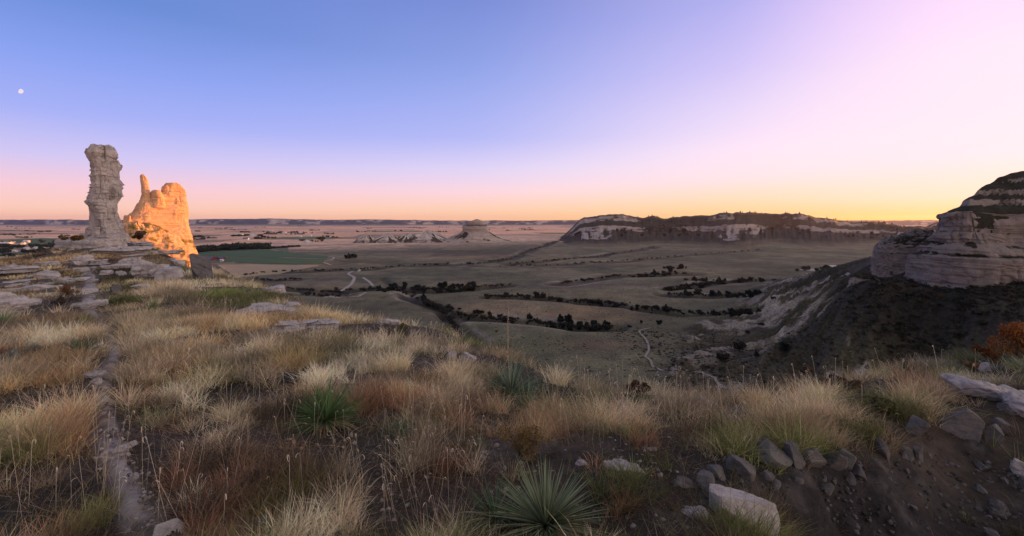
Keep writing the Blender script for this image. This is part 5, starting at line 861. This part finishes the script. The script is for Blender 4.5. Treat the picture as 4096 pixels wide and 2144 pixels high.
def build_litter():                                                         # short thatch and low weeds between the tussocks
    r = np.random.default_rng(13); N = 105000; t = r.random(N) ** 1.1; Y = np.exp(np.log(2.1) + t * (np.log(45) - np.log(2.2))); u = r.uniform(-1.25, 1.25, N); X = u * Y; Yw = Y * K; Z = hill(X, Yw); px = 512 + 512 * u; py = HZ + (CZ - Z) / Y * 512
    dn, hh, cc = zone(px, py); d, wd = pathdist(X, Yw); ok = (d > wd * (.35 + .5 * r.random(N))) & (r.random(N) < .35 + .8 * dn) & ~((px > 850) & (py > 440) & (r.random(N) < .55))
    X, Yw, Z, Y, cc = [v[ok] for v in (X, Yw, Z, Y, cc)]; m = len(X); a = r.uniform(0, 6.28, m); base = cc[np.arange(m), r.integers(0, 3, m)] * np.where(r.random((m, 1)) < .35, .85, .35) + np.array((.05, .04, .03)) * .3
    V, Fq, Ft, C = blades(np.c_[X, Yw, Z - .01], a, r.uniform(.05, .26, m), r.uniform(.3, 1.6, m), r.uniform(0, .6, m), np.maximum(.0035, .0009 * Y), np.clip(base * r.uniform(.5, 1.3, (m, 1)), .01, 1), 19)
    tag(mk('grass', V, [Fq, Ft], M_grass, cols=C, smooth=False), 'short thatch and low weeds covering soil between tussocks', None, None, 'stuff')
def build_stalks():                                                         # tall seed stalks with curled heads
    r = np.random.default_rng(23); P = []
    for x, y, sx, sy, n in ((430, 470, 30, 26, 130), (410, 500, 34, 22, 60), (700, 408, 60, 10, 120), (800, 402, 50, 8, 130), (640, 405, 40, 12, 70), (560, 390, 50, 12, 60), (380, 375, 80, 20, 120), (220, 380, 40, 10, 60), (250, 420, 40, 30, 50), (60, 430, 60, 60, 110), (100, 500, 60, 30, 60), (290, 450, 60, 30, 60), (230, 340, 110, 20, 160), (900, 378, 50, 8, 60), (450, 340, 50, 10, 60), (530, 410, 60, 20, 70), (620, 430, 60, 16, 70), (740, 430, 70, 16, 70), (170, 510, 70, 24, 40)): P += [(r.normal(x, sx), r.normal(y, sy)) for _ in range(int(n * .55))]
    V = []; Fq = []; C = []; b = 0
    for px, py in P:
        if py < 300: continue
        h = march(hill, px, min(py, 530), 1.8, 40, 260)
        if h is None: continue
        p, Y = h
        H = r.uniform(.22, .62); a = r.uniform(0, 6.28); w = max(.0022, .00045 * Y); hw = max(.0065, .0013 * Y); ln = r.uniform(0, .5); dx, dy = math.cos(a), math.sin(a); pts = [(t * ln * H, t * H, w) for t in (0, .5, .8, 1)]; cx, cz = pts[-1][:2]; cr = r.uniform(.008, .019); tot = r.uniform(1.2, 5.0)
        for k in range(1, 8):
            th = tot * k / 7; cx, cz = pts[-1][0] + math.sin(th + .2) * cr * tot / 5, pts[-1][1] + math.cos(th + .2) * cr * tot / 5; pts.append((cx, cz, hw * (1 if k < 6 else .5)))
        c = PALE * r.uniform(.6, 1.15) if r.random() < .7 else STRAW * r.uniform(.5, 1)
        for s, z, ww in pts: V += [(p[0] + dx * s - dy * ww / 2, p[1] + dy * s + dx * ww / 2, p[2] + z), (p[0] + dx * s + dy * ww / 2, p[1] + dy * s - dx * ww / 2, p[2] + z)]; C += [c, c]
        Fq += [(b + 2 * i, b + 2 * i + 1, b + 2 * i + 3, b + 2 * i + 2) for i in range(len(pts) - 1)]; b += 2 * len(pts)
    tag(mk('grass', np.array(V), np.array(Fq), M_grass, cols=np.clip(np.array(C), 0, 1), smooth=False), 'tall pale seed stalks with curled heads rising over the grass', None, None, 'stuff')
M_yucca = leafmat('yucca_leaves', .1)
def yucca(label, px, py, wpx, hpx, seed, c=(.085, .125, .055), n=210, stalk=0, thin=1.0, flat=.0):
    p, Y = hith(px, py); L = max(wpx / 2, hpx) / 512 * Y * 1.14; r = np.random.default_rng(seed); e = empty('yucca', p); tag(e, label, 'yucca'); f_ = p[:2] / np.linalg.norm(p[:2]); ROCKS.append((*(p[:2] - f_ * L * .25), L * .75, L * .9))
    def rosette(nm, n, e0, e1, l0, col, sd, drop):
        r = np.random.default_rng(sd); a = r.uniform(0, 2 * np.pi, n); el = np.arcsin(r.uniform(math.sin(e0), math.sin(e1), n)); l = L * r.uniform(l0, 1.05, n) * np.where(r.random(n) < .12, .6, 1); w = np.maximum(.013, .0017 * Y) * thin * r.uniform(.8, 1.2, n); V = []; Fc = []; C = []
        pa = np.c_[-np.sin(a), np.cos(a)]; seg = 4; cc = np.clip(np.array(col) * 1.45 * r.uniform(.5, 1.6, (n, 1)) + r.normal(0, .008, (n, 3)), .01, 1)
        for k in range(seg + 1):
            t = k / seg; rad = l * np.cos(el) * t; z = l * (np.sin(el) * t - drop * np.cos(el) * t * t * .35) + .06 * L; ww = w * (1, 1.05, .85, .5, .06)[k] / 2; x, y = np.cos(a) * rad, np.sin(a) * rad
            V.append(np.stack([np.c_[x - pa[:, 0] * ww, y - pa[:, 1] * ww, z + ww * .5], np.c_[x, y, z - ww * .25], np.c_[x + pa[:, 0] * ww, y + pa[:, 1] * ww, z + ww * .5]], 1))
        V = np.stack(V, 1).reshape(-1, 3); b = (np.arange(n) * 3 * (seg + 1))[:, None]
        Fq = np.concatenate([np.concatenate([b + 3 * k + j, b + 3 * k + j + 1, b + 3 * k + 3 + j + 1, b + 3 * k + 3 + j], 1) for k in range(seg) for j in (0, 1)]); return mk(nm, V, Fq, M_yucca, cols=np.repeat(cc, 3 * (seg + 1), 0), smooth=False, parent=e)
    rosette('leaves', n, .08, 1.5, .7, c, seed, .35); rosette('dry_leaves', n // 2, -.2, .45, .35, (.23, .185, .115), seed + 1, 1.1)
    if stalk:
        H = stalk / 512 * Y; z = np.linspace(0, H, 14); th = np.linspace(0, 2 * np.pi, 8, endpoint=False); rd = .008 * (1 - .6 * z / H) * max(1, Y / 7); lx = .035 * H * np.sin(z / H * 2.2)
        V = np.stack([np.stack([np.cos(t) * rd - lx, np.sin(t) * rd, z], 1) for t in th], 1).reshape(-1, 3); st = mk('stalk', V, gridf(14, 8, True), M_dry, parent=e)
        q = [(-.035 * H * math.sin(f * 2.2), 0, H * f) for f in np.linspace(.45, 1, 22)]; PV, PF, _ = leaf_cloud(44, .011 * max(1, Y / 7), lambda r, n: np.array([q[i % 22] for i in range(n)]) + r.normal(0, .010, (n, 3)) * max(1, Y / 7), seed); mk('seed_pod', PV, PF, M_dry, smooth=False, parent=st)
M_dry = plain('dry_stalk', (.38, .31, .22))
yucca('large bushy green yucca standing in gold grass mid-slope', 325, 424, 74, 42, 1, (.065, .115, .04), 300, thin=.9)
yucca('green yucca on the rim with a tall bare flower stalk', 511, 398, 56, 44, 2, (.10, .135, .085), 230, 92)
yucca('smaller looser yucca touching the tall-stalked one on the rim', 527, 410, 34, 30, 3, (.10, .13, .08), 110)
yucca('big spiky grey-green yucca at the bottom edge of the slope', 546, 531, 92, 64, 4, (.12, .145, .085), 280)
yucca('thin sparse dark yucca beside the big spiky bottom one', 495, 522, 52, 42, 5, (.06, .085, .045), 90)
yucca('small dark yucca beside the trail and the rounded pale stone', 81, 356, 36, 23, 6, (.08, .11, .06), 190)
yucca('pale green yucca half out of the picture in the tall grass', 3, 328, 30, 20, 7, (.14, .19, .10), 150)
yucca('faint green yucca sunk in straw grass near the hummock top', 84, 328, 26, 14, 8, (.16, .18, .08), 90)
yucca('small dark yucca on the far ridge against the shadowed slope', 905, 376, 24, 16, 9, (.06, .08, .04), 120)
yucca('little yucca tuft in grass below the lone pale rounded rock', 152, 311, 20, 12, 10, (.11, .14, .07), 90)
M_shrub = leafmat('shrub_leaves', .2)
def shrub(label, px, py, wpx, hpx, c, seed, n=1500, lf=.018, cat='shrub', cone=.2):
    p, Y = hith(px, py); s = hpx / 512 * Y; wr = wpx / hpx / 1.5; e = empty('shrub', p); tag(e, label, cat); f_ = p[:2] / np.linalg.norm(p[:2]); ROCKS.append((*(p[:2] - f_ * s * .3), s * wr * .55, s * .7))
    V, Fq, cc = leaf_cloud(n, lf * max(1, .05 * Y) / s * (1 if s < .8 else 1.1), lobes(12, .22 * wr, .27, (.25, .78), seed, cone), seed); V[:, :2] *= (1 + .35 * (wr - 1)); mk('foliage', V * s, Fq, M_shrub, cols=leafcols(cc, c, seed, .5), smooth=False, parent=e)
    r = np.random.default_rng(seed); m = 46; a = r.uniform(0, 6.28, m); Vb, Fa, Fb, Cb = blades(np.c_[np.zeros(m), np.zeros(m), np.zeros(m)], a, s * r.uniform(.6, 1.0, m), r.uniform(.1, .8, m) * wr, r.uniform(0, .2, m), np.full(m, max(.008, .0012 * Y)), np.tile((.12, .09, .065), (m, 1)), seed); mk('twigs', Vb, [Fa, Fb], M_shrub, cols=Cb, smooth=False, parent=e)
shrub('rounded dense green bush on the grassy rim', 402, 339, 24, 17, (.085, .095, .03), 1, 2200, .012)
shrub('russet bush on the lip just above the shaded drop', 638, 397, 40, 14, (.12, .062, .04), 2, 1800)
shrub('wide rusty-brown bush where the ridge meets the dark slope', 850, 391, 60, 14, (.11, .062, .038), 3, 2000)
shrub('bright orange sumac bush at the picture edge on the ridge', 1020, 362, 52, 42, (.20, .075, .022), 4, 3000)
shrub('low orange bush spilling from the bright sumac down the ridge', 992, 362, 34, 15, (.19, .07, .025), 5, 1600)
shrub('small orange-brown bush beside the round pale boulder', 972, 370, 16, 8, (.24, .11, .04), 6, 600)
shrub('rusty twiggy bush among the slabs left of the trail', 67, 296, 17, 13, (.20, .10, .05), 7, 900)
shrub('brown brush on the ledge left of the rock tower', 74, 241, 18, 6, (.16, .10, .035), 8, 900)
shrub('dark brown bush clinging between the tower rocks and lit butte', 139, 240, 16, 9, (.10, .06, .04), 9, 900)
shrub('yellow-green bush in straw grass near the pale ledge', 325, 337, 16, 8, (.16, .17, .045), 10, 700, .012)
shrub('silvery sage clump in the tall grass left of the trail', 8, 372, 34, 26, (.19, .23, .19), 11, 1500, .010)
shrub('second silvery sage clump, nearer the small dark yucca', 33, 356, 20, 14, (.19, .22, .18), 12, 900, .010)
shrub('grey-green sage bush in the hollow below the large yucca', 402, 446, 30, 26, (.14, .165, .10), 13, 1300, .010)
shrub('grey frosted weed clump at the bottom edge', 262, 534, 26, 16, (.14, .15, .15), 14, 900, .009)
shrub('olive bush hanging over the top of the eroded bank', 884, 418, 40, 26, (.10, .105, .04), 15, 1800, .011)
shrub('golden-brown rounded brush clump above the bottom yucca', 521, 457, 58, 34, (.20, .135, .055), 16, 2600, .008, 'brush')
shrub('dark green weed clump on the slope right of the big yucca', 640, 405, 30, 12, (.08, .11, .045), 17, 900)
shrub('dark brush under the bright flat slab by the trail', 60, 306, 26, 11, (.07, .05, .04), 18, 900)
build_grass(); build_litter(); build_stalks()
# ------------------------------------------------------------------ evening air
def build_haze():
    x, y0, y1, z0, z1 = 32000, -1500, 14600, -9, 225; V = [(sx * x, y, z) for z in (z0, z1) for y in (y0, y1) for sx in (-1, 1)]
    m = bpy.data.materials.new('evening_air'); m.use_nodes = True; nt = m.node_tree; nt.nodes.clear(); out = nd(nt, 'ShaderNodeOutputMaterial'); v = nd(nt, 'ShaderNodeVolumePrincipled')
    v.inputs['Color'].default_value = (.60, .64, 1.0, 1); v.inputs['Anisotropy'].default_value = .55; v.inputs['Density'].default_value = HAZE; nt.links.new(v.outputs[0], out.inputs['Volume'])
    o = mk('haze', V, np.array([(0, 2, 3, 1), (4, 5, 7, 6), (0, 1, 5, 4), (2, 6, 7, 3), (0, 4, 6, 2), (1, 3, 7, 5)]), m, smooth=False); tag(o, kind='stuff')
HAZE = 1.4e-5
build_haze()
